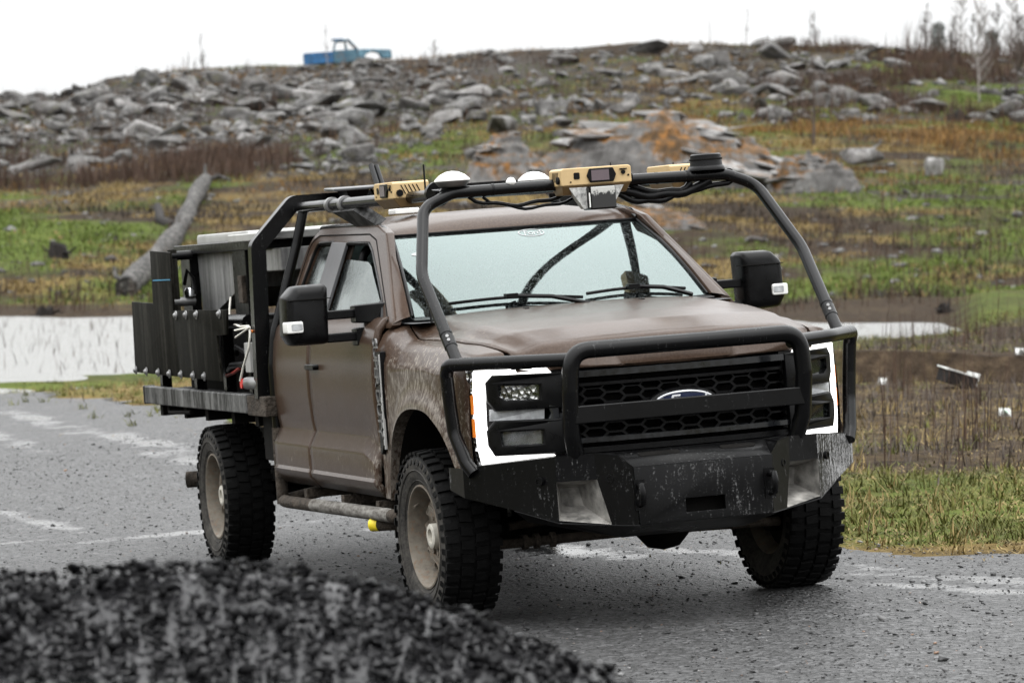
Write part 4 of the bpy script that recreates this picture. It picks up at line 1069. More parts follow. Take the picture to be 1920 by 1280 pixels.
# aluminium hopper box with black rim and white lid
box = plate([[(-5.46, 1.86), (-5.42, 1.505), (-5.0, 1.505), (-4.40, 1.63), (-4.32, 1.86)]], 1.2, .01, lambda u, v, w: (u, -.19 + w, v)).build('hopper_box', TANKM, bed, 30)
MB().box((-4.58, -.21, 1.872), (2.46, 1.30, .055)).build('hopper_rim', BLKP, box, bev=.006)
for x, wd in ((-5.60, .26), (-4.14, .34)): MB().box((x, -.81, 1.66), (wd, .06, .40)).build('hopper_post', BLKP, box, bev=.006)
plate([rrect(-5.46, 1.898, -4.09, 1.945, .015)], 1.15, .01, lambda u, v, w: (u, -.21 + w, v)).build('hopper_lid', LIDW, box, 30)
MB().box((-3.62, -.21, 1.915), (.92, 1.40, .045)).build('rear_lid', LIDW, box, bev=.008)
MB().box((-3.52, -.20, 1.78), (.72, 1.25, .13)).build('inner_tank', TANKM, box, bev=.01)
MB().box((-4.05, -.85, 1.62), (.10, .03, .16)).build('latch_plate', MUDDY, box, bev=.005)
# cord from the latch to the stop button on the hoop post
cord = [(-4.33, -.86, 1.575), (-4.22, -.90, 1.49), (-3.95, -.96, 1.435), (-3.45, -1.02, 1.42), (-3.12, -1.045, 1.425), (-3.07, -1.05, 1.39), (-3.10, -1.06, 1.30), (-3.22, -1.07, 1.20), (-3.30, -1.075, 1.12)]
from itertools import chain
MB().tube(fillet(cord, .06, 4), .0065, 6).build('cord', ROPE, bed, 60)
for z in (1.40, 1.36): MB().tube([(-3.45, -1.05, z), (-3.05, -1.055, 1.42)], .0055, 6).build('cord', ROPE, bed, 60)
sb = MB().tube([(-3.28, -1.04, 1.105), (-3.05, -1.0, 1.105)], .035, 12).build('stop_button', STEELG, bed, 60)
MB().tube([(-3.29, -1.075, 1.105), (-3.29, -1.045, 1.105)], .028, 14).build('button_cap', RED, sb, 60)
MB().tube([(-3.10, -1.03, 1.395), (-3.10, -1.05, 1.395)], .009, 8).build('amber_lamp', AMBER, bed, 60)
bat = MB().box((-3.50, -.90, 1.24), (.12, .16, .17)).build('junction_box', LIDW, bed, bev=.006)
MB().tube([(-4.1, -.95, 1.16), (-3.9, -.98, 1.19), (-3.6, -.97, 1.20)], .020, 8).tube([(-4.1, -.90, 1.25), (-3.8, -.97, 1.30), (-3.45, -.95, 1.24)], .014, 8).build('hose', BLKP, bed, 60)
MB().tube([(-4.1, -.97, 1.13), (-3.85, -.985, 1.15), (-3.7, -.98, 1.18)], .010, 6).build('hose', plain('red_hose', (.25, .03, .02), .5), bed, 60)

# ---- sensors on the cage
def sensor_unit(loc, rz):
    e = empty('sensor_unit'); e.parent = T; e.location = loc; e.rotation_euler = (0, 0, rz)      # front face +x, width along y
    mb = MB(); mb.prism([(-.18, .0), (.18, .0), (.18, .078), (.165, .085), (-.165, .085), (-.18, .078)], lambda u, v, w: (w, u, v), -.10, .09); mb.build('housing', TAN, e, bev=.006)
    mb = MB(); mb.add([(.088, -.176, .001), (.088, .176, .001), (.05, .16, -.045), (.05, -.16, -.045), (-.098, -.176, .001), (-.098, .176, .001), (-.07, .16, -.045), (-.07, -.16, -.045)], [(0, 1, 2, 3), (5, 4, 7, 6), (4, 0, 3, 7), (1, 5, 6, 2), (3, 2, 6, 7), (0, 4, 5, 1)]); mb.build('base', TANB, e, bev=.004)
    mb = MB(); mb.prism([(-.035, .010), (.085, .010), (.10, .043), (.085, .077), (-.035, .077), (-.05, .043)], lambda u, v, w: (w, u, v), .085, .100); fr = mb.build('window_frame', BLKP, e, bev=.004)
    mb = MB(); mb.prism([(-.028, .018), (.062, .018), (.062, .069), (-.028, .069)], lambda u, v, w: (w, u, v), .098, .102); mb.build('window', SCREEN, fr)
    mb = MB(); mb.prism(rrect(-.115, .030, -.085, .062, .006), lambda u, v, w: (w, u, v), .088, .093); mb.build('lens', BLKP, e)
    mb = MB(); mb.tube([(.088, .137, .050), (.098, .137, .050)], .010, 10).tube([(.088, .163, .035), (.094, .163, .035)], .005, 8).tube([(.088, -.132, .018), (.094, -.132, .018)], .004, 8).box((.094, .137, .066), (.02, .034, .005)); mb.build('lens', BLKP, e, 50)
    for sg in (-1, 1):
        mb = MB()
        for k in range(5): mb.box((-.045 + k * .020, sg * .1805, .045), (.005, .003, .050), (0, .45, 0))
        mb.build('vent', DARK, e)
        mb = MB(); mb.tube([(.055, sg * .18, .028), (.055, sg * .192, .028)], .018, 8); mb.build('knob', BLKP, e, 50)
    MB().tube([(.02, .10, .085), (.02, .10, .10)], .003, 6).build('antenna_stub', BLKP, e, 60)
    return e
sensor_unit((-.005, -.015, 2.040), 0)
br = MB(); br.add([(.05, -.155, 2.03), (.05, .125, 2.03), (.05, .06, 1.925), (.05, -.085, 1.925)], [(0, 1, 2, 3)]); br = br.build('sensor_bracket', streaked('splashed_white_bracket', (.12, .12, .12), (.62, .62, .60), .5, .8, sc=(40, 40, 40)), T, 0, solid=.05)
cb = MB().box((.06, .0, 1.975), (.13, .135, .115)).build('camera_box', BLKP, T, bev=.010)
def splash():
    m, nt, b = newmat('mud_splashed_cover'); v = coords(nt)
    sp = N(nt, 'ShaderNodeSeparateXYZ'); nt.links.new(v, sp.inputs[0])
    k = math_(nt, 'ADD', maprange(nt, sp.outputs[2], 1.975, 2.03, 0, .55), math_(nt, 'MULTIPLY', noise(nt, v, 60, 4, .8), .9))
    nt.links.new(mixc(nt, maprange(nt, k, .62, .75), (.012, .012, .012), (.42, .42, .40)), b.inputs['Base Color']); b.inputs['Roughness'].default_value = .45; return m
MB().box((.128, .0, 1.975), (.006, .122, .103)).build('camera_cover', splash(), cb, bev=.008)
MB().box((.13, -.071, 1.965), (.006, .005, .07)).build('cover_hinge', WHITE, cb)
sensor_unit((-.88, -.735, 2.045), R(-90))
sensor_unit((-.88, .735, 2.035), R(90))
MB().tube([(-.30, -.715, 2.05), (-.26, -.715, 2.05)], .062, 16).build('rail_camera', BLKP, T, 50)
MB().tube([(-.40, -.74, 2.07), (-.40, -.74, 2.20)], .005, 6).build('whip_antenna', BLKP, T, 60)
def dome(loc, r_):
    mb = MB(); mb.lathe([(0, .046 * r_ / .088), (r_ * .35, .042 * r_ / .088), (r_ * .7, .028 * r_ / .088), (r_ * .95, .008 * r_ / .088), (r_, 0), (r_ * .97, -.004)], 28, lambda x, y, z: (loc[0] + x, loc[1] + y, loc[2] + z)); d = mb.build('satellite_antenna', WHITE, T, 50)
    mb = MB(); mb.lathe([(r_ * .97, -.004), (r_ * .78, -.026), (r_ * .5, -.034), (0, -.034)], 28, lambda x, y, z: (loc[0] + x, loc[1] + y, loc[2] + z)); mb.build('antenna_base', STEELG, d, 50)
    MB().tube([(loc[0], loc[1], loc[2] - .034), (loc[0], loc[1], loc[2] - .06)], .028, 10).build('antenna_stem', BLKP, d, 50)
dome((-.09, -.690, 2.108), .088)
dome((-.55, -.135, 2.090), .080)
MB().box((-.575, -.19, 2.06), (.09, .20, .02)).build('antenna_shelf', BLKP, cage, bev=.004)
MB().lathe([(0, .026), (.014, .022), (.024, .008), (.025, 0), (.02, -.012), (0, -.015)], 16, lambda x, y, z: (-.055 + x, -.405 + y, 2.078 + z)).build('small_antenna', WHITE, T, 60)
pk = MB(); pk.lathe([(0, .082), (.068, .082), (.076, .076), (.080, .030), (.082, .022), (.086, .020), (.093, .006), (.093, 0), (0, 0)], 36, lambda x, y, z: (-.065 + x, .605 + y, 2.071 + z)); pk = pk.build('lidar_puck', BLKP, T, 40)
MB().lathe([(.0812, .058), (.0825, .054), (.0812, .050)], 36, lambda x, y, z: (-.065 + x, .605 + y, 2.071 + z)).build('puck_band', DARK, pk, 60)
for k, (y0, y1, dz, r_) in enumerate(((-.62, -.10, .055, .010), (-.55, -.02, .075, .008), (.12, .62, .06, .022), (.10, .52, .085, .016), (.2, .75, .045, .014))):
    MB().tube([(-.07, lerp(y0, y1, t), 2.025 - dz * math.sin(math.pi * t) ** .6 - .006 * math.sin(t * 17 + k)) for t in np.linspace(0, 1, 16)], r_, 7).build('cable_bundle', BLKP, cage, 60)
for y in (-.50, .22, .34, .5, -.30): MB().tube([(-.062, y - .006, 2.05), (-.062, y + .006, 2.05)], .0305, 14).build('cable_tie', BLKP, cage, 60)
for x in (-2.30, -2.02):
    MB().tube([(x - .022, -.73, 2.052), (x + .022, -.73, 2.052)], .042, 16).build('rail_clamp', STEELG, cage, 50)
mb = MB(); mb.add([(-2.2, -.735, 2.03), (-1.75, -.735, 2.03), (-1.55, -.66, 1.935), (-1.95, -.66, 1.935)], [(0, 1, 2, 3)]); mb.build('roof_bracket', streaked('streaked_dark_bracket', (.012, .012, .012), (.12, .12, .12), .5, .3), cage, 0, solid=.06)
pn = MB().box((-2.78, -.47, 2.140), (.52, .29, .016), (0, R(1.5), R(-8))).build('flat_panel_antenna', plain('grey_panel', (.045, .047, .05), .35), T, bev=.006)
mb = MB(); mb.box((-2.78, -.48, 2.11), (.16, .10, .07), None, 1.4).tube([(-2.65, -.42, 2.14), (-2.60, -.40, 2.07)], .008, 6); mb.build('panel_foot', BLKP, pn, bev=.006)
MB().tube([(-2.74, -.33, 2.06), (-3.0, -.31, 2.262)], .016, 10).tube([(-2.74, -.30, 2.06), (-3.0, -.28, 2.258)], .014, 10).build('rod_antenna', BLKP, T, 60)
MB().box((-1.88, -.45, 1.988), (.14, .135, .03)).build('roof_receiver', WHITE, T, bev=.008)
# ------------------------------------------------------------------ rocks
def rock_mat(name, c1, c2, c3, moss=None, mossamt=.5, sc=1.0):
    m, nt, b = newmat(name)
    v = coords(nt, 'Generated' if False else 'Object')
    oi = N(nt, 'ShaderNodeObjectInfo')
    vv = N(nt, 'ShaderNodeVectorMath', operation='ADD'); nt.links.new(v, vv.inputs[0]); nt.links.new(oi.outputs['Location'], vv.inputs[1])
    n1 = noise(nt, vv.outputs[0], 1.6 * sc, 6, .65); n2 = noise(nt, vv.outputs[0], 9 * sc, 5, .7)
    c = ramp(nt, math_(nt, 'ADD', math_(nt, 'MULTIPLY', n1, .6), math_(nt, 'MULTIPLY', n2, .4)), [(.38, c1), (.5, c2), (.62, c3)])
    c = mixc(nt, math_(nt, 'MULTIPLY', oi.outputs['Random'], .55), c, (.040, .035, .031))
    if not moss: c = mixc(nt, ramp(nt, noise(nt, vv.outputs[0], 2.3 * sc, 4, .6), [(.56, 0.0), (.68, .6)]), c, (.055, .052, .026))
    if moss:
        g = N(nt, 'ShaderNodeNewGeometry'); s3 = N(nt, 'ShaderNodeSeparateXYZ'); nt.links.new(g.outputs['Normal'], s3.inputs[0])
        k = math_(nt, 'MULTIPLY', math_(nt, 'SUBTRACT', math_(nt, 'ADD', math_(nt, 'MULTIPLY', s3.outputs[2], .30), n1), 1.05 - .5 * mossamt), 11, True)
        mc = ramp(nt, n2, [(.3, moss[0]), (.5, moss[1]), (.7, moss[2])])
        c = mixc(nt, k, c, mc)
    nt.links.new(c, b.inputs['Base Color']); b.inputs['Roughness'].default_value = .7; b.inputs['Specular IOR Level'].default_value = .22
    bump(nt, b, n2, .7, .05); return m
ROCK = rock_mat('wet_granite', (.016, .015, .0145), (.075, .073, .071), (.235, .23, .225))
ROCKP = rock_mat('pale_boulder_granite', (.055, .052, .05), (.16, .154, .15), (.33, .322, .315))
ROCKM = rock_mat('mossy_granite', (.035, .034, .033), (.13, .127, .124), (.33, .325, .32), ((.014, .009, .004), (.060, .030, .007), (.19, .080, .013)), .80, .30)
def rock_mesh(seed, n=16, flat=.7, name='boulder'):
    rg = np.random.default_rng(seed); bm = bmesh.new()
    P = rg.normal(size=(n, 3)); P /= np.linalg.norm(P, axis=1)[:, None]; P *= rg.uniform(.75, 1.08, (n, 1)); P[:, 2] *= flat; P[:, 0] *= 1.15
    for p in P: bm.verts.new(p)
    bmesh.ops.convex_hull(bm, input=bm.verts)
    for v_ in [v_ for v_ in bm.verts if not v_.link_faces]: bm.verts.remove(v_)
    bmesh.ops.bevel(bm, geom=list(bm.edges), offset=.07, segments=1, affect='EDGES', profile=.6)
    bmesh.ops.triangulate(bm, faces=bm.faces)
    me = bpy.data.meshes.new(name); bm.to_mesh(me); bm.free(); me.shade_smooth(); me.set_sharp_from_angle(angle=R(28)); return me
RMESH = [rock_mesh(100 + k, 13 + k % 6, .55 + .06 * (k % 5)) for k in range(12)]
for me in RMESH: me.materials.append(ROCK)
RMESHP = [me.copy() for me in RMESH[:5]]
for me in RMESHP: me.materials.clear(); me.materials.append(ROCKP)
def place_rock(x, y, size, label, group=None, me=None, sz=None, sink=.25, rot=None, name='boulder'):
    o = bpy.data.objects.new(name, me or random.choice(RMESH)); COL.objects.link(o)
    z = float(ground_z(x, y)); sz = sz or (1, 1, 1)
    o.scale = (size * sz[0], size * sz[1], size * sz[2])
    o.location = (x, y, z + size * sz[2] * (.55 - sink))
    o.rotation_euler = rot if rot else (random.uniform(-.35, .35), random.uniform(-.35, .35), random.uniform(0, 6.28))
    tag(o, label, 'boulder', group); return o
TAKEN = []
# boulders that can be told apart
def named(px, py, wpx, label, pale=False, sz=(1, 1, 1), sink=.25, rot=None, name='boulder', k=0):
    x, y, z = ground_at_px(px, py); size = wpx / 7481.0 * y / 2.1 / sz[0]
    TAKEN.append((x, y, size * 1.4))
    return place_rock(x, y, size, label, None, (RMESHP if pale else RMESH)[k % 5], sz, sink, rot, name)
named(1618, 318, 104, 'large pale grey boulder with dark underside right of the mossy outcrop', True, (1, .9, .95), .18, (.1, .05, .4), k=1)
named(1750, 330, 62, 'upright pale pinkish boulder standing in the green meadow on the right', True, (.85, .8, 1.25), .2, (0, .1, 1.2), k=2)
named(1650, 326, 40, 'small flat pale rock just below the large pale boulder', True, (1.2, .8, .4), .3, (0, 0, .2), k=3)
named(1413, 456, 56, 'low brown-grey stone lying in the grass beside the right mirror', False, (1.3, .8, .6), .25, (0, .05, .3), k=4)
named(1700, 365, 30, 'small pink stone in the grass below the upright boulder', True, (1.1, .8, .8), .2, k=0)
named(242, 215, 70, 'big pale rounded boulder in the rock pile at upper left', True, (1, .9, .95), .15, (.2, .4, .5), k=0)
named(285, 190, 70, 'grey slab leaning on the big pale boulder at upper left', False, (1.2, .7, .8), .2, (.3, -.6, .2), k=2)
named(475, 170, 75, 'broad dark grey block on the ridge left of the blue wreck', False, (1.1, .8, .75), .1, (.05, .1, .2), k=3)
named(18, 215, 60, 'dark boulder cut by the left edge of the picture', False, (1, .9, .9), .15, k=1)
named(937, 113, 42, 'dark block standing alone on the skyline above the truck roof', False, (1.1, .9, .75), .0, (.1, -.15, .4), k=2)
named(1150, 145, 100, 'long flat grey slab below the skyline right of centre', False, (1.4, .8, .5), .2, (.05, .2, .1), k=0)
named(1450, 112, 85, 'dark jagged rock heap on the skyline at right', False, (1.3, .8, .8), .15, (.2, .5, .3), k=4)
named(1625, 110, 85, 'grey overhanging slab near the skyline at far right', False, (1.3, .8, .6), .15, (0, -.3, .1), k=1)
named(1605, 150, 45, 'flat grey stone under the overhanging slab at far right', False, (1.4, .8, .5), .2, (0, 0, .1), k=3)
named(700, 190, 55, 'rounded grey boulder below the blue wreck', False, (1, .9, .8), .2, k=4)
named(805, 195, 50, 'pale boulder right of centre on the slope above the cage', True, (1.1, .8, .7), .2, k=1)
named(1280, 415, 60, 'pale stone slab in the turf right of the camera box', True, (1.3, .9, .25), .3, (0, 0, .4), k=2)
named(880, 365, 45, 'smooth grey rock left of the mossy outcrop', False, (1.2, .8, .7), .2, k=0)
# the long tilted slab with a dark end on the left slope
x, y, z = ground_at_px(292, 272)
place_rock(x, y, .62, 'long tilted grey slab with dark end on the left slope', None, RMESH[2], (2.6, .7, .7), .1, (.1, -.62, .1), 'stone_slab')
# the rock field: the largest rocks one by one
def density(px, py):
    r = 0.0
    if px < 700 and py < 330: r = 1.0 - max(0, (py - 250) / 90)
    if py < 235: r = max(r, .55 + .25 * (px < 900))
    if px > 1100 and py < 200: r = max(r, .6)
    if 700 < px < 1100 and 200 < py < 300: r = max(r, .45)
    return r
cand = []
rr = np.random.default_rng(11)
tries = 0
while len(cand) < 3900 and tries < 400000:
    tries += 1
    px = rr.uniform(-700, 2620); py = rr.uniform(84, 340)
    s = px_to_s(px)
    if py < ridge_y(s) + 2: continue
    if rr.uniform() > density(min(max(px, 0), 1920), py): continue
    clump = float(fbm(px, py * 2.2, 150, 3, 77))
    if rr.uniform() > (clump - (.12 if px < 700 else .30)) * 3.2: continue
    cand.append((px, py))
sizes = np.sort(rr.lognormal(math.log(.20), .78, len(cand)))[::-1]
sizes = np.clip(sizes, .08, 1.15)
order = rr.permutation(len(cand))
big = []; small = []
for i, k in enumerate(order):
    px, py = cand[k]
    if len(big) < 300 and 0 < px < 1920: big.append((px, py, sizes[i]))
    else: small.append((px, py, sizes[i]))
_tp = np.arange(-720, 2661, 10.0); _td = 104 + np.arange(320) * .50
_S, _D = np.meshgrid(px_to_s(_tp), _td, indexing='ij')
_TY = np.minimum.accumulate(429 + (CAM_H - ground_z(_S * _D, _D)) * 7481 / _D, axis=1)
def ground_fast(px, py):
    i = int(np.clip(round((px + 720) / 10), 0, len(_tp) - 1)); k = int(np.argmax(_TY[i] <= py))
    d = _td[k] if _TY[i][k] <= py else 238.0
    return px_to_s(px) * d, d
COLS = [(150, 'at the left picture edge'), (330, 'above the fallen log'), (560, 'left of the blue wreck'), (760, 'below the blue wreck'), (1000, 'above the truck cab'), (1300, 'above the mossy outcrop'), (1600, 'above the right mirror'), (9999, 'at the right picture edge')]
BANDS = [(45, 'on the skyline'), (95, 'high on the slope'), (150, 'halfway up the slope'), (999, 'low on the slope')]
ORD = ['first', 'second', 'third', 'fourth', 'fifth', 'sixth', 'seventh', 'eighth', 'ninth', 'tenth', 'eleventh', 'twelfth', 'thirteenth', 'fourteenth', 'fifteenth', 'sixteenth', 'seventeenth', 'eighteenth', 'nineteenth', 'twentieth'] + ['%dth' % k for k in range(21, 60)]
bins = {}
for px, py, sz_ in big:
    c = next(n for lim, n in COLS if px < lim); bnd = next(n for lim, n in BANDS if py - ridge_y(px_to_s(px)) < lim)
    bins.setdefault((bnd, c), []).append((px, py, sz_))
for (bnd, c), lst in bins.items():
    lst.sort()
    for k, (px, py, sz_) in enumerate(lst):
        x, y = ground_fast(px, py)
        if any((x - a) ** 2 + (y - b_) ** 2 < (q * 1.1) ** 2 for a, b_, q in TAKEN): x += 1.2
        pale = random.random() < .18
        place_rock(x, y, float(sz_), ('pale' if pale else 'grey') + ' rock ' + bnd + ' ' + c + ', ' + ORD[k] + ' from left', 'rocks strewn over the hillside', random.choice(RMESHP) if pale else None,
                   (random.uniform(.8, 1.4), random.uniform(.7, 1.1), random.uniform(.6, 1.0)), random.uniform(.22, .52), name='rock')
# the rest as one mass
def scatter_mesh(name, items, bases, mat, kind='stuff'):
    """items: (x,y,z,size,rotz,tilt,sx,sy,sz,base)"""
    V = []; Fc = []; off = 0
    for (x, y, z, s, rz, ti, a, b_, c, k) in items:
        v0, f0 = bases[k]
        cz, sz_ = math.cos(rz), math.sin(rz); ct, st = math.cos(ti), math.sin(ti)
        p = v0 * np.array([a, b_, c]) * s
        p = np.stack([p[:, 0], p[:, 1] * ct - p[:, 2] * st, p[:, 1] * st + p[:, 2] * ct], -1)
        p = np.stack([p[:, 0] * cz - p[:, 1] * sz_, p[:, 0] * sz_ + p[:, 1] * cz, p[:, 2]], -1) + np.array([x, y, z])
        V.append(p); Fc.append(f0 + off); off += len(v0)
    o = link(name, fast_mesh(name, np.concatenate(V), np.concatenate(Fc)), mat, None, 0)
    return o
def base_rock(seed, n=9, flat=.8):
    rg = np.random.default_rng(seed); bm = bmesh.new()
    P = rg.normal(size=(n, 3)); P /= np.linalg.norm(P, axis=1)[:, None]; P *= rg.uniform(.8, 1.1, (n, 1)); P[:, 2] *= flat
    for p in P: bm.verts.new(p)
    bmesh.ops.convex_hull(bm, input=bm.verts)
    for v_ in [v_ for v_ in bm.verts if not v_.link_faces]: bm.verts.remove(v_)
    bmesh.ops.triangulate(bm, faces=bm.faces); bm.verts.index_update()
    v0 = np.array([v_.co[:] for v_ in bm.verts]); f0 = np.array([[q.index for q in f_.verts] for f_ in bm.faces]); bm.free(); return v0, f0
BR = [base_rock(300 + k, 9 + k % 4) for k in range(10)]
BRA = [base_rock(400 + k, 6 + k % 3, .65) for k in range(10)]
its = []
for px, py, sz_ in small:
    x, y = ground_fast(px, py); z = float(ground_z(x, y))
    its.append((x, y, z + sz_ * .15, sz_, rr.uniform(0, 6.3), rr.uniform(-.4, .4), rr.uniform(.8, 1.4), 1, rr.uniform(.5, .9), int(rr.integers(10))))
for k in range(2400):                                           # small rubble among the boulders on the left
    px = rr.uniform(-150, 800); py = rr.uniform(140, 330); x, y = ground_fast(px, py); z = float(ground_z(x, y)); sz_ = float(np.clip(rr.lognormal(math.log(.12), .45), .05, .3))
    its.append((x, y, z + sz_ * .1, sz_, rr.uniform(0, 6.3), rr.uniform(-.5, .5), rr.uniform(.9, 1.6), 1, rr.uniform(.4, .9), int(rr.integers(10))))
for k in range(900):                                            # stones lying about in the meadow
    px = rr.uniform(-200, 2120); py = rr.uniform(240, 560); x, y = ground_fast(px, py); z = float(ground_z(x, y)); sz_ = float(np.clip(rr.lognormal(math.log(.10), .5), .04, .32))
    its.append((x, y, z + sz_ * .1, sz_, rr.uniform(0, 6.3), rr.uniform(-.3, .3), rr.uniform(.9, 1.5), 1, rr.uniform(.4, .8), int(rr.integers(10))))
tag(scatter_mesh('rubble', its, BR, ROCK), 'loose grey rubble between the boulders on the hillside', 'rubble', kind='stuff')

# ---- the mossy outcrop
ROCKL = rock_mat('pale_mossy_ledge', (.05, .048, .046), (.19, .186, .182), (.36, .355, .35), ((.014, .009, .004), (.060, .030, .007), (.17, .075, .013)), .50, .6)
RMESHL = [rock_mesh(700 + k, 22, .6, 'ledge') for k in range(5)]
for me in RMESHL: me.materials.append(ROCKL)
def outcrop(px0, px1, pyb, pyt, label, seed, yaw=0.0, name='rock_outcrop', mat=None, depth=.7, nl=10):
    x0, y0, z0 = ground_at_px((px0 + px1) / 2, pyb)
    W = (px1 - px0) / 7481.0 * y0; H = (pyb - pyt) / 7481.0 * y0
    n = 150; m_ = 70
    yc = y0 + W * depth * .42
    uu, ww = np.meshgrid(np.linspace(-1.08, 1.08, n), np.linspace(-1.1, 1.1, m_))
    X = x0 + uu * W / 2; Y = yc + ww * W * depth / 2
    prof = np.maximum(0, 1 - (np.abs(uu) ** 2.6 + np.abs(ww) ** 2.4)) ** .62
    asym = 1.0 - .38 * np.maximum(0, uu) - .15 * np.maximum(0, -uu - .55)
    h = H * prof * asym
    bl = fbm(X + seed, Y * .8, W * .17, 4, seed); fine = fbm(X * 1.3, Y, W * .035, 3, seed + 3)
    led = np.floor(h / (H * .17) + bl * 2.2) * H * .17
    h2 = (h * .62 + np.maximum(0, led - bl * H * .33) * .42) * (.70 + .62 * bl) + (fine - .5) * H * .10
    V = np.stack([X, Y, ground_z(X, Y) + np.where(prof > 0, h2 - .05, -.25)], -1).reshape(-1, 3)
    I = np.arange(n * m_).reshape(m_, n)
    Fq = np.stack([I[:-1, :-1], I[:-1, 1:], I[1:, 1:], I[1:, :-1]], -1).reshape(-1, 4)
    me = fast_mesh(name, V, Fq); me.shade_smooth(); me.set_sharp_from_angle(angle=R(38))
    root = empty(name, (x0, yc, float(ground_z(x0, yc))))
    o = link('bedrock', me, mat or ROCKM, root, 0); o.location = -root.location
    rg = random.Random(seed); Zg = V.reshape(m_, n, 3)
    for k in range(nl):                                        # smooth pale ledges breaking through the moss
        u = rg.uniform(-.9, .88); w = rg.uniform(-.85, .15); ii = int((u + 1.08) / 2.16 * (n - 1)); jj = int((w + 1.1) / 2.2 * (m_ - 1))
        p = Zg[jj, ii]; sz_ = W * rg.uniform(.05, .12)
        q = bpy.data.objects.new('ledge', RMESHL[k % 5]); COL.objects.link(q); q.parent = root
        q.location = Vector(p) - root.location + Vector((0, 0, -sz_ * .10)); q.scale = (sz_ * rg.uniform(1.0, 1.9), sz_ * .9, sz_ * rg.uniform(.28, .5)); q.rotation_euler = (rg.uniform(-.1, .25), .10 + .25 * u + rg.uniform(-.1, .1), rg.uniform(-.3, .3))
    tag(root, label, 'rock outcrop'); return root
outcrop(985, 1520, 352, 232, 'broad pale rock outcrop patched with orange moss behind the cage', 5, nl=26)
outcrop(1440, 1620, 362, 288, 'low pale rock ledge sloping down right of the mossy outcrop', 9)
outcrop(860, 1060, 362, 268, 'small grey rock hump at the left end of the mossy outcrop', 13, depth=.9)
outcrop(1120, 1330, 432, 392, 'flat pale bedrock showing through turf right of the cage', 17, depth=.8, nl=7)

# ------------------------------------------------------------------ ground plants
def leaf_mat(name, c1, c2, rough=.7, trans=.0):
    m, nt, b = newmat(name); v = coords(nt)
    n1 = noise(nt, v, 1.3, 4, .6)
    oi = noise(nt, v, 14, 2)
    nt.links.new(mixc(nt, maprange(nt, math_(nt, 'ADD', math_(nt, 'MULTIPLY', n1, .6), math_(nt, 'MULTIPLY', oi, .4)), .36, .64), c1, c2), b.inputs['Base Color'])
    b.inputs['Roughness'].default_value = rough; b.inputs['Specular IOR Level'].default_value = .2
    return m
GREEN = leaf_mat('meadow_grass', (0.0396, 0.0612, 0.01008), (0.1188, 0.1548, 0.0288))
VERGE = leaf_mat('yellowish_verge_grass', (.045, .050, .010), (.125, .125, .030))
STRAW = leaf_mat('dry_straw_grass', (0.0936, 0.0648, 0.02304), (0.2448, 0.18, 0.072))
ORANGE = leaf_mat('orange_moor_grass', (0.0936, 0.0504, 0.01296), (0.1944, 0.1044, 0.0288))
BROWN = leaf_mat('dead_brown_stalks', (.024, .0145, .010), (.078, .046, .031))
GREYB = leaf_mat('grey_brown_twigs', (0.036, 0.0288, 0.02448), (0.0936, 0.0756, 0.0648))
def blades(name, pts, hmin, hmax, wid, nb, spread, mat, label, cat='grass', lean=.5, seed=1):
    rg = np.random.default_rng(seed); pts = np.asarray(pts); n = len(pts) * nb
    base = np.repeat(pts, nb, 0) + np.c_[rg.normal(0, spread, (n, 2)), np.zeros(n)]
    h = rg.uniform(hmin, hmax, n); a = rg.uniform(0, 2 * np.pi, n); ln = rg.uniform(.05, lean, n) * h
    d = np.stack([np.cos(a), np.sin(a), np.zeros(n)], -1); w = np.stack([-np.sin(a), np.cos(a), np.zeros(n)], -1) * (wid * rg.uniform(.6, 1.3, n) / 2)[:, None]
    up = np.array([0, 0, 1.0])
    mid = base + d * (ln * .35)[:, None] + up * (h * .55)[:, None]; tip = base + d * ln[:, None] + up * h[:, None]
    V = np.stack([base - w, base + w, mid - w * .75, mid + w * .75, tip], 1).reshape(-1, 3)
    o = np.arange(n)[:, None] * 5
    Fc = np.concatenate([o + [0, 1, 3], o + [0, 3, 2], o + [2, 3, 4]], 1).reshape(-1, 3)
    ob = link(name, fast_mesh(name, V, Fc), mat, None, 0); tag(ob, label, cat, kind='stuff'); return ob
def on_ground(x, y): return np.stack([x, y, ground_z(x, y) - .01], -1)
def road_edge_v(u): return np.interp(u, EU, EV)
def clumpy(x, y): return np.clip((fbm(x, y, 6, 3, 91) - .48) * 6, 0, 1)
# near verge: beyond the road edge
rg = np.random.default_rng(5)
def verge_pts(n, ymax, test):
    out = []; n = int(n * 1.3)
    while len(out) < n:
        s = rg.uniform(-.23, .23, 30000); y = 19.5 + (ymax - 19.5) * rg.uniform(0, 1, 30000) ** 1.3; x = s * y
        u, v = to_uv(x, y); ok = v > road_edge_v(u) + .10 - .45 * rg.exponential(1.0, 30000) * (rg.uniform(0, 1, 30000) < .25) + .25 * rg.uniform(-1, 1, 30000)
        g, st, rb, wd = cover(x, y)
        ok &= rg.uniform(0, 1, 30000) < test(g, st, rb, wd, s, y)
        # keep dry land
        ok &= ground_z(x, y) > POND_Z + .02
        out += list(zip(x[ok], y[ok]))
    P = np.array(out[:n]); return on_ground(P[:, 0], P[:, 1])
blades('verge_grass', verge_pts(850, 62, lambda g, st, rb, wd, s, y: .03 + .9 * g * (.25 + .75 * clumpy(s * y * 9, y * 6))), .03, .12, .010, 16, .035, VERGE, 'green tufts of short grass along the far edge of the road', seed=2, lean=1.4)
blades('verge_grass', verge_pts(5200, 62, lambda g, st, rb, wd, s, y: .05 + .9 * g), .012, .04, .012, 7, .06, VERGE, 'low green turf along the far edge of the road', seed=22, lean=2.0)
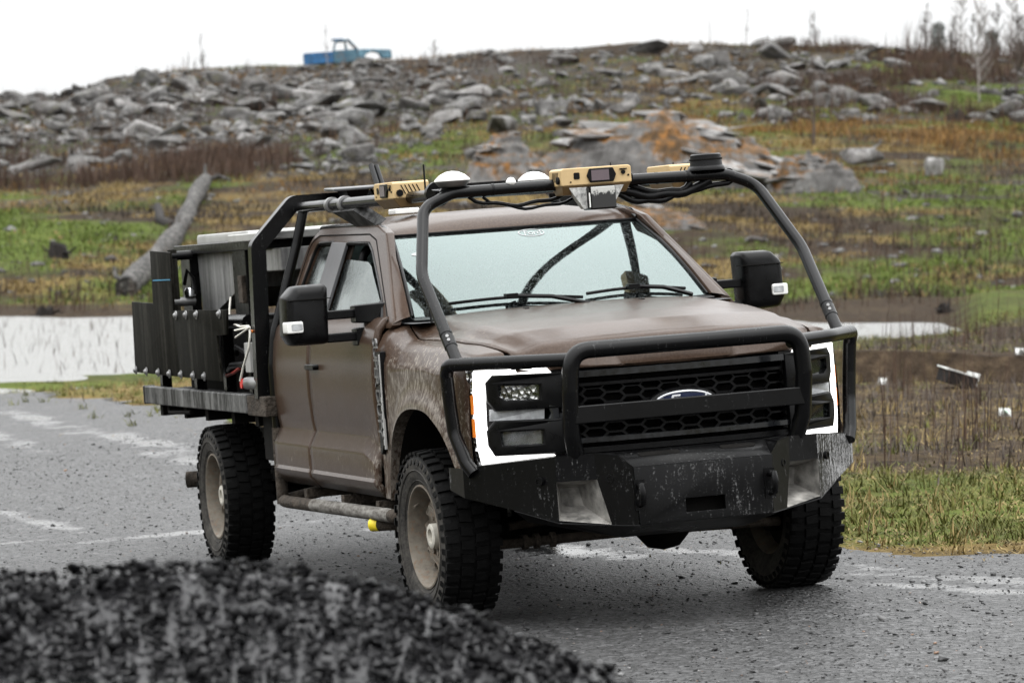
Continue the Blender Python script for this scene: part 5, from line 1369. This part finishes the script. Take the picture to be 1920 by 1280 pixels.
blades('dry_verge_grass', verge_pts(5200, 62, lambda g, st, rb, wd, s, y: .12 + .8 * st), .008, .035, .011, 8, .08, STRAW, 'flattened straw-coloured grass along the far edge of the road', seed=3, lean=4.5)
blades('dry_verge_grass', verge_pts(500, 62, lambda g, st, rb, wd, s, y: .1 + .8 * st), .05, .16, .010, 10, .04, STRAW, 'upright dry tufts along the far edge of the road', seed=33, lean=1.2)
# brown stalks, thick on the right
blades('dead_stalks', verge_pts(230, 60, lambda g, st, rb, wd, s, y: .004 + .9 * wd * clumpy(s * y * 3, y * 3)), .18, .80, .009, 3, .07, BROWN, 'thin dead brown stalks standing on the right beyond the road', 'dead stalks', .25, 4)
blades('dead_stalks', verge_pts(1100, 66, lambda g, st, rb, wd, s, y: .01 + .4 * wd), .04, .18, .012, 4, .14, GREYB, 'low tangle of dead stems on the near bank of the pond', 'dead stalks', .9, 14)
# hillside and meadow
def hill_pts(n, test, y0=100, y1=246, smax=.27):
    n = int(n * 1.3)
    out = []; tot = 0
    while tot < n:
        s = rg.uniform(-smax, smax, 40000); y = y0 + (y1 - y0) * rg.uniform(0, 1, 40000); x = s * y
        g, st, rb, wd = cover(x, y); ok = rg.uniform(0, 1, 40000) < test(g, st, rb, wd, s, y)
        ok &= ground_z(x, y) > POND_Z + .03
        out.append(np.stack([x[ok], y[ok]], -1)); tot += ok.sum()
    P = np.concatenate(out)[:n]; return on_ground(P[:, 0], P[:, 1])
blades('meadow_grass', hill_pts(17000, lambda g, st, rb, wd, s, y: g ** 3 * (.3 + .8 * clumpy(s * y * 2.4, y * 1.2))), .04, .17, .05, 6, .16, GREEN, 'rough green grass of the meadow beyond the pond', seed=6, lean=.8)
blades('moor_grass', hill_pts(7000, lambda g, st, rb, wd, s, y: st * (1 - .75 * g) * (1 - .8 * rb) * (.15 + .85 * clumpy(s * y * 2 + 50, y))), .04, .18, .05, 6, .18, STRAW, 'straw-coloured dry grass on the slope', seed=7, lean=1.0)
blades('moor_grass', hill_pts(2200, lambda g, st, rb, wd, s, y: clumpy(s * y * 1.1 + 10, y * 1.6) * st * sstep(.02, .06, s) * sstep(150, 170, y) * (1 - sstep(195, 210, y))), .10, .40, .045, 6, .2, ORANGE, 'orange dry grass in a band across the right slope', seed=8, lean=.8)
blades('moor_grass', hill_pts(3800, lambda g, st, rb, wd, s, y: sstep(135, 160, y) * clumpy(s * y * 1.5 + 90, y * .9) ** 2), .08, .35, .035, 5, .2, ORANGE, 'rust-coloured dead bracken between the rocks of the slope', seed=28, lean=1.1)
blades('meadow_grass', hill_pts(3500, lambda g, st, rb, wd, s, y: sstep(165, 185, y) * clumpy(s * y * 1.4 + 200, y * .8) ** 2), .06, .22, .035, 5, .22, GREEN, 'green tufts growing between the rocks near the skyline', seed=29, lean=.9)
DARKV = leaf_mat('dark_dead_heather', (.010, .0075, .0055), (.036, .026, .018))
blades('dead_heather', hill_pts(6000, lambda g, st, rb, wd, s, y: clumpy(s * y * 1.8 + 300, y * .9) * (1 - .7 * g)), .08, .30, .04, 5, .25, DARKV, 'low dark dead heather in patches over the meadow', 'heather', 1.0, 31)
def shrub_mask(s, y):
    return np.clip(1.6 * sstep(.045, .10, s) * sstep(185, 205, y) + 1.0 * (1 - sstep(-.075, -.045, s)) * sstep(150, 158, y) * (1 - sstep(170, 178, y)) + .06 * sstep(140, 200, y), 0, 1)
P = hill_pts(4000, lambda g, st, rb, wd, s, y: shrub_mask(s, y) * clumpy(s * y, y), y0=112, y1=236)
blades('brown_scrub', P, .25, 1.1, .036, 8, .25, BROWN, 'leafless brown scrub in patches on the hillside', 'scrub', .5, 9)
P = hill_pts(300, lambda g, st, rb, wd, s, y: .03 + .4 * sstep(.05, .09, s) * (y < 190), y0=104, y1=215)
blades('brown_scrub', P, .6, 1.9, .022, 6, .3, BROWN, 'single thin brown stems scattered over the meadow', 'scrub', .25, 10)
P = hill_pts(900, lambda g, st, rb, wd, s, y: .2 + .8 * (1 - g), y0=96, y1=130)
blades('shore_stalks', P, .2, .8, .02, 6, .35, BROWN, 'brown rushes and dead stems along the far shore of the pond', 'rushes', .5, 12)
def ridge_pts(n):
    s = rg.uniform(.098, .16, n); y = rg.uniform(215, 246, n); return on_ground(s * y, y)
blades('bare_thicket', ridge_pts(150), .6, 2.8, .034, 8, .35, BROWN, 'reddish bare twig thicket at the right end of the skyline', 'thicket', .45, 51)
# stems standing in the water
ws_ = rg.uniform(-.16, .11, 420); yy_ = rg.uniform(58, 98, 420)
Pw = np.stack([ws_ * yy_, yy_, np.full(420, POND_Z - .02)], -1)
blades('water_stalks', Pw[np.asarray(ws_) < .12], .08, .35, .012, 3, .12, BROWN, 'thin dead stems standing in the shallow pond', 'dead stalks', .9, 15)

# ------------------------------------------------------------------ single bare trees and saplings
BARK = plain('wet_bark', (.075, .06, .052), .85, var=.4, scale=5, bstr=.4, bscale=30, spec=.15)
BARKP = plain('pale_birch_bark', (.21, .19, .18), .8, var=.4, scale=4, spec=.15)
def tree(px, py, hpx, label, mat=None, dense=1.0, seed=0, wide=.22, behind=0.0, cat='tree', name='sapling', group=None):
    rg = random.Random(seed * 13 + 5)
    if behind:
        s = px_to_s(px); y = 250 + behind; x = s * y; z = float(ground_z(x, y)); Ht = hpx / 7481 * y + (CAM_H + (429 - py) * y / 7481 - z)
    else:
        x, y, z = ground_at_px(px, py); Ht = hpx / 7481 * y
    root = empty(name, (x, y, z - .05))
    tr = MB(); lean = rg.uniform(-.05, .05)
    pts = [(lean * Ht * t ** 1.5 + .02 * Ht * math.sin(t * 5 + seed) * t, .01 * Ht * math.sin(t * 4), Ht * t) for t in np.linspace(0, 1, 8)]
    r0 = max(.03, Ht * .010)
    tr.tube(pts, r0, 5, True, .010); tr.build('trunk', mat or BARK, root, 60)
    cr = MB(); nb = int(16 * dense)
    for k in range(nb):
        t = rg.uniform(.18, .97); i = min(int(t * 7), 6); f = t * 7 - i
        p = Vector(pts[i]).lerp(Vector(pts[i + 1]), f); a = rg.uniform(0, 6.28); L = Ht * wide * (1.15 - t) * rg.uniform(.6, 1.3)
        e = p + Vector((math.cos(a) * L * .75, math.sin(a) * L * .75, L * rg.uniform(.5, 1.1))); mid = p.lerp(e, .5) + Vector((0, 0, -L * .06))
        cr.tube([p, mid, e], max(.020, r0 * .42), 3, False, .008)
        for q in range(int(3 * dense)):
            f2 = rg.uniform(.3, 1); p2 = p.lerp(e, f2); a2 = a + rg.uniform(-1.1, 1.1); L2 = L * rg.uniform(.2, .45)
            cr.tube([p2, p2 + Vector((math.cos(a2) * L2 * .6, math.sin(a2) * L2 * .6, L2 * rg.uniform(.4, 1)))], .013, 3, False, .006)
    cr.build('crown', mat or BARK, root, 0)
    tag(root, label, cat, group); return root
tree(380, 140, 78, 'thin bare sapling on the skyline at upper left', seed=1)
tree(614, 130, 85, 'faint bare sapling just left of the blue wreck', BARKP, seed=2, wide=.14)
tree(815, 105, 46, 'small bare bush-like sapling on the skyline right of the wreck', seed=3, wide=.4, dense=1.3)
tree(355, 140, 45, 'very thin twig sapling left of the skyline sapling at upper left', seed=4, wide=.12, dense=.5)
tree(1398, 92, 78, 'thin leaning bare sapling on the skyline right of centre', BARKP, seed=5, wide=.15, dense=.7)
tree(1330, 92, 58, 'single twig on the skyline above the right mirror', BARKP, seed=6, wide=.1, dense=.4)
tree(1525, 275, 260, 'tall thin bare sapling standing in the slope above the right mirror', seed=7, wide=.12, dense=1.0)
tree(1527, 90, 70, 'narrow feathery sapling on the skyline at right', seed=8, wide=.2, dense=2.2)
tree(1660, 95, 40, 'short twig on the skyline right of the grey slab', BARKP, seed=9, wide=.1, dense=.4)
for k, (px, py, h) in enumerate([(1735, 100, 95), (1800, 108, 135), (1822, 115, 90), (1846, 112, 150), (1868, 120, 120), (1893, 118, 150), (1912, 125, 110), (1935, 120, 130), (1782, 150, 120), (1835, 190, 190), (1905, 190, 200)]):
    tree(px, py, h, 'bare birch in the thicket at the right end of the skyline, ' + ['second', 'third', 'fifth', 'sixth', 'seventh', 'eighth', 'tenth', 'last', 'first', 'fourth', 'ninth'][k] + ' from left' if False else 'bare birch at the right end of the skyline, ' + ('tall' if h > 130 else 'short') + ' one at ' + ['the pine', 'the thicket edge', 'the gap', 'the middle', 'the broad pine', 'the far right', 'the picture edge', 'the corner', 'the slope foot', 'the lower slope', 'the lower right'][k], BARKP if k % 2 else BARK, 2.4, 20 + k, .24, group='bare birches at the right end of the skyline')
tree(375, 250, 105, 'reddish bare shrub on the left slope above the fallen log', seed=40, wide=.35, dense=1.6, name='shrub', cat='shrub')
tree(30, 320, 100, 'bare shrub near the left edge of the picture', seed=41, wide=.3, dense=1.5, name='shrub', cat='shrub')
tree(600, 320, 60, 'low bare brown bush on the slope left of the antenna', seed=42, wide=.5, dense=2, name='shrub', cat='shrub')
# evergreens beyond the ridge, distance haze painted into the pale needle colour
NEED = leaf_mat('haze_paled_needles', (.16, .175, .17), (.26, .275, .27))
def conifer(px, ytop, wpx, behind, label, seed):
    rg = np.random.default_rng(seed); s = px_to_s(px); y = 250 + behind; x = s * y; z = float(ground_z(x, y)); top = CAM_H + (429 - ytop) * y / 7481; Ht = top - z; Wd = wpx / 7481 * y
    root = empty('pine_tree', (x, y, z)); MB().tube([(0, 0, 0), (0, 0, Ht)], .16, 6, True, .02).build('trunk', BARK, root, 60)
    n = 520; t = rg.uniform(.25, 1, n); r_ = Wd / 2 * (1.12 - t) ** .55 * rg.uniform(.1, 1, n) ** .5 * (.65 + .5 * vnoise(t * 9, t * 0 + seed)); a = rg.uniform(0, 6.283, n)
    c = np.stack([r_ * np.cos(a), r_ * np.sin(a), Ht * t - .15 * r_], -1)
    d1 = rg.normal(size=(n, 3)) * .16; d2 = rg.normal(size=(n, 3)) * .16
    V = np.stack([c - d1, c + d1, c + d2], 1).reshape(-1, 3); Fc = np.arange(3 * n).reshape(-1, 3)
    link('crown', fast_mesh('crown', V, Fc), NEED, root, 0); tag(root, label, 'tree')
conifer(1757, 44, 42, 40, 'hazy round-topped pine beyond the ridge at right', 3)
conifer(1858, 58, 60, 60, 'hazy broad pine behind the birch thicket at right', 4)
conifer(1912, 80, 50, 75, 'pale distant pine at the right edge of the picture', 5)

# ------------------------------------------------------------------ fallen log
x0, y0, z0 = ground_at_px(236, 556); x1, y1, z1 = ground_at_px(398, 352)
m, nt, b = newmat('charred_weathered_bark'); v = coords(nt, scale=(1, 1, 1))
q1 = noise(nt, v, 3.0, 6, .7); q2 = noise(nt, coords(nt, scale=(6, 1, 6)), 2.2, 5, .7)
nt.links.new(ramp(nt, math_(nt, 'ADD', math_(nt, 'MULTIPLY', q1, .5), math_(nt, 'MULTIPLY', q2, .5)), [(.40, (.005, .0047, .0045)), (.50, (.026, .024, .022)), (.62, (.20, .19, .18))]), b.inputs['Base Color'])
b.inputs['Roughness'].default_value = .8; b.inputs['Specular IOR Level'].default_value = .2; bump(nt, b, q2, .8, .06)
LOGM = m
STUMPM = plain('charred_branch', (.016, .014, .013), .85, var=.5, scale=6, bstr=.6, bscale=14, spec=.15)
log = empty('fallen_log', (x0, y0, z0)); A = Vector((x1 - x0, y1 - y0, z1 - z0))
def lp(t, dx=0, dz=0): return A * t + Vector((dx + .25 * math.sin(t * 5), 0, .22 + dz + .10 * math.sin(t * 7)))
MB().tube([lp(t) for t in np.linspace(0, 1, 24)], [.31 + .04 * math.sin(t * 23) - .03 * t for t in np.linspace(0, 1, 24)], 14).build('trunk', LOGM, log, 60)
MB().tube([lp(.50, -.2), lp(.55, -.75, .10), lp(.62, -.95, .35)], .20, 8, True, .15).build('branch', STUMPM, log, 60)
MB().tube([lp(.98), lp(1.0, .5, .15), lp(.97, 1.0, .10)], .11, 7, True, .05).build('branch', LOGM, log, 60)
MB().tube([lp(1.0), lp(1.04, -.15, .45)], .10, 7, True, .03).build('branch', LOGM, log, 60)
MB().tube([lp(.02), lp(.04, -.45, .12), lp(.05, -.55, .35)], .10, 7, True, .04).build('branch', LOGM, log, 60)
tag(log, 'charred grey fallen log lying up the bank left of the truck bed', 'log')
# dark stumps and charred lumps in the meadow
STUMP = plain('charred_wood', (.014, .012, .011), .85, var=.5, scale=6, bstr=.6, bscale=14, spec=.15)
def stump(px, py, wpx, label, seed):
    x, y, z = ground_at_px(px, py); w = wpx / 7481 * y; rg = random.Random(seed)
    o = empty('charred_stump', (x, y, z)); mb = MB()
    P = [(w * .5 * rg.uniform(.6, 1.1) * math.cos(a), w * .4 * rg.uniform(.6, 1.1) * math.sin(a)) for a in np.linspace(0, 6.28, 11)[:-1]]
    hs_ = [w * rg.uniform(.18, .55) for _ in P]
    mb.add([(a, c, -.1) for a, c in P] + [(a * .7, c * .7, hh) for (a, c), hh in zip(P, hs_)] + [(0, 0, w * .25)], [(i, (i + 1) % 10, 10 + (i + 1) % 10, 10 + i) for i in range(10)] + [(10 + i, 10 + (i + 1) % 10, 20) for i in range(10)])
    mb.build('stump_body', STUMP, o, 30)
    for k in range(3):
        a = rg.uniform(0, 6.28); L = w * rg.uniform(.5, .9); MB().tube([(0, 0, w * .1), (math.cos(a) * L * .6, math.sin(a) * L * .6, w * .18), (math.cos(a) * L, math.sin(a) * L, w * rg.uniform(0, .4))], w * .07, 6, True, w * .02).build('root', STUMP, o, 60)
    tag(o, label, 'stump')
stump(1792, 228, 46, 'black charred stump in the green strip at upper right', 1)
stump(1900, 190, 50, 'black charred root at the right picture edge', 2)
stump(1475, 232, 28, 'small black stump in the orange grass right of the outcrop', 3)
stump(110, 484, 60, 'dark charred lump in the meadow left of the fallen log', 4)
stump(85, 592, 42, 'dark lump lying at the far edge of the pond on the left', 5)
stump(1600, 300, 34, 'black stump tucked left of the large pale boulder', 6)
stump(1768, 588, 44, 'dark tussock on the far pond shore at right', 7)
# half-sunk broken box in the weeds on the right
x, y, z = ground_at_px(1795, 728); w = 62 / 7481 * y
dbx = empty('broken_box', (x, y, z + .02), .35)
m, nt, b = newmat('scuffed_white_sheet'); v = coords(nt)
nt.links.new(ramp(nt, noise(nt, v, 5, 4), [(.35, (.35, .36, .34)), (.6, (.66, .66, .64)), (.72, (.30, .46, .36))]), b.inputs['Base Color']); b.inputs['Roughness'].default_value = .5
SHEET = m
MB().box((0, 0, w * .22), (w, w * .8, w * .42), (.1, .28, 0)).build('crate_body', STUMP, dbx, bev=.01)
MB().box((-w * .05, 0, w * .46), (w * .9, w * .82, .02), (.1, .28, 0)).build('top_sheet', SHEET, dbx, bev=.003)
MB().box((w * .50, 0, w * .20), (.02, w * .70, w * .42), (.1, .28, .1)).build('end_sheet', SHEET, dbx, bev=.003)
tag(dbx, 'broken black box with white top half buried in weeds at right', 'box')
for k, (px, py, wp, lb) in enumerate([(1885, 785, 22, 'crumpled white scrap in the weeds below the broken box'), (1912, 706, 16, 'small pale scrap at the right picture edge beside the weeds'), (1655, 725, 14, 'small white scrap between the stalks left of the broken box')]):
    x, y, z = ground_at_px(px, py); w = wp / 7481 * y; mb = MB()
    mb.grid([[(x + (i - 2) * w / 4, y + (j - 2) * w / 5, z + .01 + .03 * ((i * 7 + j * 5 + k) % 4)) for j in range(5)] for i in range(5)]); tag(mb.build('scrap_sheet', SHEET, None, 20, solid=.003), lb, 'litter')

# ------------------------------------------------------------------ blue wrecked pickup on the ridge (its nose to the right)
x, y, z = ground_at_px(655, 122)
y = 236.0; x = px_to_s(657) * y; z = float(ground_z(x, y))
def wreck_paint():
    m, nt, b = newmat('faded_blue_paint'); v = coords(nt)
    k1 = noise(nt, v, 1.4, 5, .65); k2 = noise(nt, v, 6, 5, .7)
    c = ramp(nt, k1, [(.35, (.020, .070, .115)), (.6, (.055, .13, .175)), (.75, (.15, .21, .24))])
    c = mixc(nt, ramp(nt, k2, [(.52, 0.0), (.62, .9)]), c, (.10, .045, .02))
    nt.links.new(c, b.inputs['Base Color']); b.inputs['Roughness'].default_value = .6; return m
WP = wreck_paint(); WPL = plain('pale_blue_panel', (.075, .155, .205), .5, var=.5, scale=3); WBL = plain('bright_blue_panel', (.014, .085, .20), .5, var=.5, scale=3); WRUST = plain('rusty_steel', (.075, .038, .025), .8, var=.5)
wk = empty('wrecked_pickup', (x, y, z - .12), R(4)); wk.rotation_euler = (0, R(-5.5), R(4))
def wpanel(name, poly, y0, y1, mat, parent=wk): mb = MB(); mb.prism(poly, lambda u, v, w: (u, w, v), y0, y1); return mb.build(name, mat, parent, bev=.02)
for sy in (-.95, .89): wpanel('bed_side', [(-2.65, .45), (-.95, .45), (-.95, 1.08), (-2.65, 1.12)], sy, sy + .06, WBL)
wpanel('tailgate', [(-2.68, .5), (-2.62, .5), (-2.62, 1.08), (-2.68, 1.08)], -.93, .93, WBL)
wpanel('bed_floor', [(-2.6, .55), (-.95, .55), (-.95, .62), (-2.6, .62)], -.9, .9, WRUST)
for sy in (-.96, .90): wpanel('door', [(-.9, .40), (.45, .40), (.5, 1.10), (-.9, 1.12)], sy, sy + .06, WP)
wpanel('cab_back', [(-.95, .45), (-.88, .45), (-.86, 1.15), (-.93, 1.15)], -.9, .9, WP)
wpanel('hood', [(.75, .95), (2.4, .82), (2.42, .90), (.75, 1.08)], -.85, .85, WPL)
for sy in (-.97, .91): wpanel('fender', [(.50, .40), (.85, .45), (1.0, .80), (1.35, .92), (1.75, .80), (1.9, .45), (2.45, .42), (2.45, .85), (.55, 1.06)], sy, sy + .06, WPL)
wpanel('front_panel', [(2.42, .40), (2.50, .42), (2.48, .85), (2.40, .86)], -.9, .9, WP)
for sy in (-.85, .85):
    for nm, P in (('roof_pillar', [(.55, sy, 1.05), (.05, sy * .86, 1.68)]), ('roof_pillar', [(-.88, sy, 1.10), (-.72, sy * .86, 1.66)]), ('roof_pillar', [(-.12, sy, 1.08), (-.16, sy * .87, 1.67)]), ('roof_rail', [(-.74, sy * .86, 1.66), (.05, sy * .86, 1.69)])):
        MB().tube(P, .055, 6).build(nm, WP if sy < 0 else WRUST, wk, 50)
MB().tube([(.05, -.73, 1.69), (.05, .73, 1.69)], .05, 6).build('roof_rail', WRUST, wk, 50)
MB().tube([(-.74, -.73, 1.66), (-.74, .73, 1.66)], .05, 6).build('roof_rail', WRUST, wk, 50)
wpanel('roof_scrap', [(-.95, 1.76), (-.25, 1.74), (-.25, 1.80), (-.95, 1.83)], -.6, .6, WBL)
wpanel('dashboard', [(.25, .9), (.55, .9), (.5, 1.1), (.25, 1.08)], -.8, .8, WRUST)
for k, (dx, dy, sz_) in enumerate(((-2.2, -1.6, .42), (-1.2, -1.9, .34), (-.3, -1.7, .45), (.7, -1.9, .40), (1.7, -1.7, .46), (2.5, -1.5, .34), (-2.9, -1.4, .36))):
    place_rock(x + dx, y + dy, sz_, 'grey rock hiding the sill of the blue wreck, ' + ['second', 'third', 'fourth', 'fifth', 'sixth', 'seventh', 'first'][k] + ' from left', 'rocks in front of the blue wreck', None, (1.2, .8, .8), .1)
tag(wk, 'stripped blue wrecked pickup on the skyline of the rocky ridge', 'pickup truck')

# ------------------------------------------------------------------ dark gravel heap in the foreground
HX, HY = -.62, 9.3
def heap_z(x, y):
    crest = np.interp(x / 9.3 * 7481 + 960, [-900, -200, 0, 250, 480, 640, 760, 870, 960, 1080, 1170, 1260, 1400, 1700], [1010, 1060, 1068, 1056, 1048, 1072, 1103, 1142, 1190, 1236, 1280, 1330, 1420, 1640])
    zc = CAM_H - (crest - 429) / 7481 * 9.3
    d = y - 9.3
    z = zc - np.where(d < 0, .34 * -d, .75 * d) - .03 * np.minimum(1, np.abs(d))
    return np.maximum(z, -.2) + .07 * (fbm(x, y, .5, 4, 61) - .5)
hx, hy = np.meshgrid(np.linspace(-4.2, 2.0, 150), np.linspace(5.6, 11.6, 120))
Vh = np.stack([hx, hy, heap_z(hx, hy) - .012], -1).reshape(-1, 3); I = np.arange(150 * 120).reshape(120, 150)
Fh = np.stack([I[:-1, :-1], I[:-1, 1:], I[1:, 1:], I[1:, :-1]], -1).reshape(-1, 4)
m, nt, b = newmat('dark_crushed_stone'); v = coords(nt)
gn = N(nt, 'ShaderNodeNewGeometry'); rp = gn.outputs['Random Per Island']
nt.links.new(mixc(nt, noise(nt, v, 40, 3), ramp(nt, rp, [(0, (.0022, .0022, .0024)), (.65, (.0055, .0055, .006)), (.95, (.012, .012, .013)), (1, (.045, .045, .048))]), (.006, .006, .0065)), b.inputs['Base Color'])
b.inputs['Roughness'].default_value = .26; nt.links.new(ramp(nt, rp, [(.45, .05), (.95, .15)]), b.inputs['Specular IOR Level'])
HEAPM = m
heap = link('gravel_heap', fast_mesh('gravel_heap', Vh, Fh), HEAPM, None, 0); heap.data.shade_smooth()
tag(heap, 'heap of dark crushed stone in the left foreground', 'gravel heap', kind='stuff')
rg2 = np.random.default_rng(77); n = 40000
gx = rg2.uniform(-3.4, 1.6, n); gy = 9.55 - 2.2 * rg2.uniform(0, 1, n) ** 1.6; gz = heap_z(gx, gy)
vis = (429 + (CAM_H - gz) * 7481 / gy) < 1420
gs = np.clip(rg2.lognormal(math.log(.0085), .50, n), .004, .028)
its = [(gx[i], gy[i], gz[i] + gs[i] * .2, gs[i], rg2.uniform(0, 6.3), rg2.uniform(-1.5, 1.5), rg2.uniform(.8, 1.5), 1, rg2.uniform(.5, 1.0), int(rg2.integers(10))) for i in range(n) if vis[i]]
st_ = scatter_mesh('crushed_stone', its, BRA, HEAPM); st_.parent = heap; tag(st_, kind='stuff')
# loose stones on the road
n = 26000; uu_ = 4.5 - 22 * rg2.uniform(0, 1, n) ** 1.5; vv_ = rg2.uniform(-3, 3.2, n); gx = TO[0] + .2902 * uu_ + .9567 * vv_; gy = TO[1] - .9567 * uu_ + .2902 * vv_; gz = road_z(gx, gy)
gs = np.clip(rg2.lognormal(math.log(.0058), .50, n), .0035, .032)
its = [(gx[i], gy[i], gz[i] + gs[i] * .2, gs[i], rg2.uniform(0, 6.3), rg2.uniform(-.6, .6), rg2.uniform(.8, 1.4), 1, rg2.uniform(.5, .9), int(rg2.integers(10))) for i in range(n) if vv_[i] < np.interp(uu_[i], EU, EV) + .2]
m, nt, b = newmat('loose_road_grit')
gn = N(nt, 'ShaderNodeNewGeometry')
nt.links.new(ramp(nt, gn.outputs['Random Per Island'], [(0, (.006, .006, .006)), (.5, (.03, .03, .03)), (.85, (.09, .09, .09)), (.97, (.20, .195, .19)), (1, (.22, .13, .08))]), b.inputs['Base Color'])
b.inputs['Roughness'].default_value = .35; b.inputs['Specular IOR Level'].default_value = .3
tag(scatter_mesh('loose_stones', its, BRA, m), 'small loose stones scattered over the gravel road', 'stones', kind='stuff')
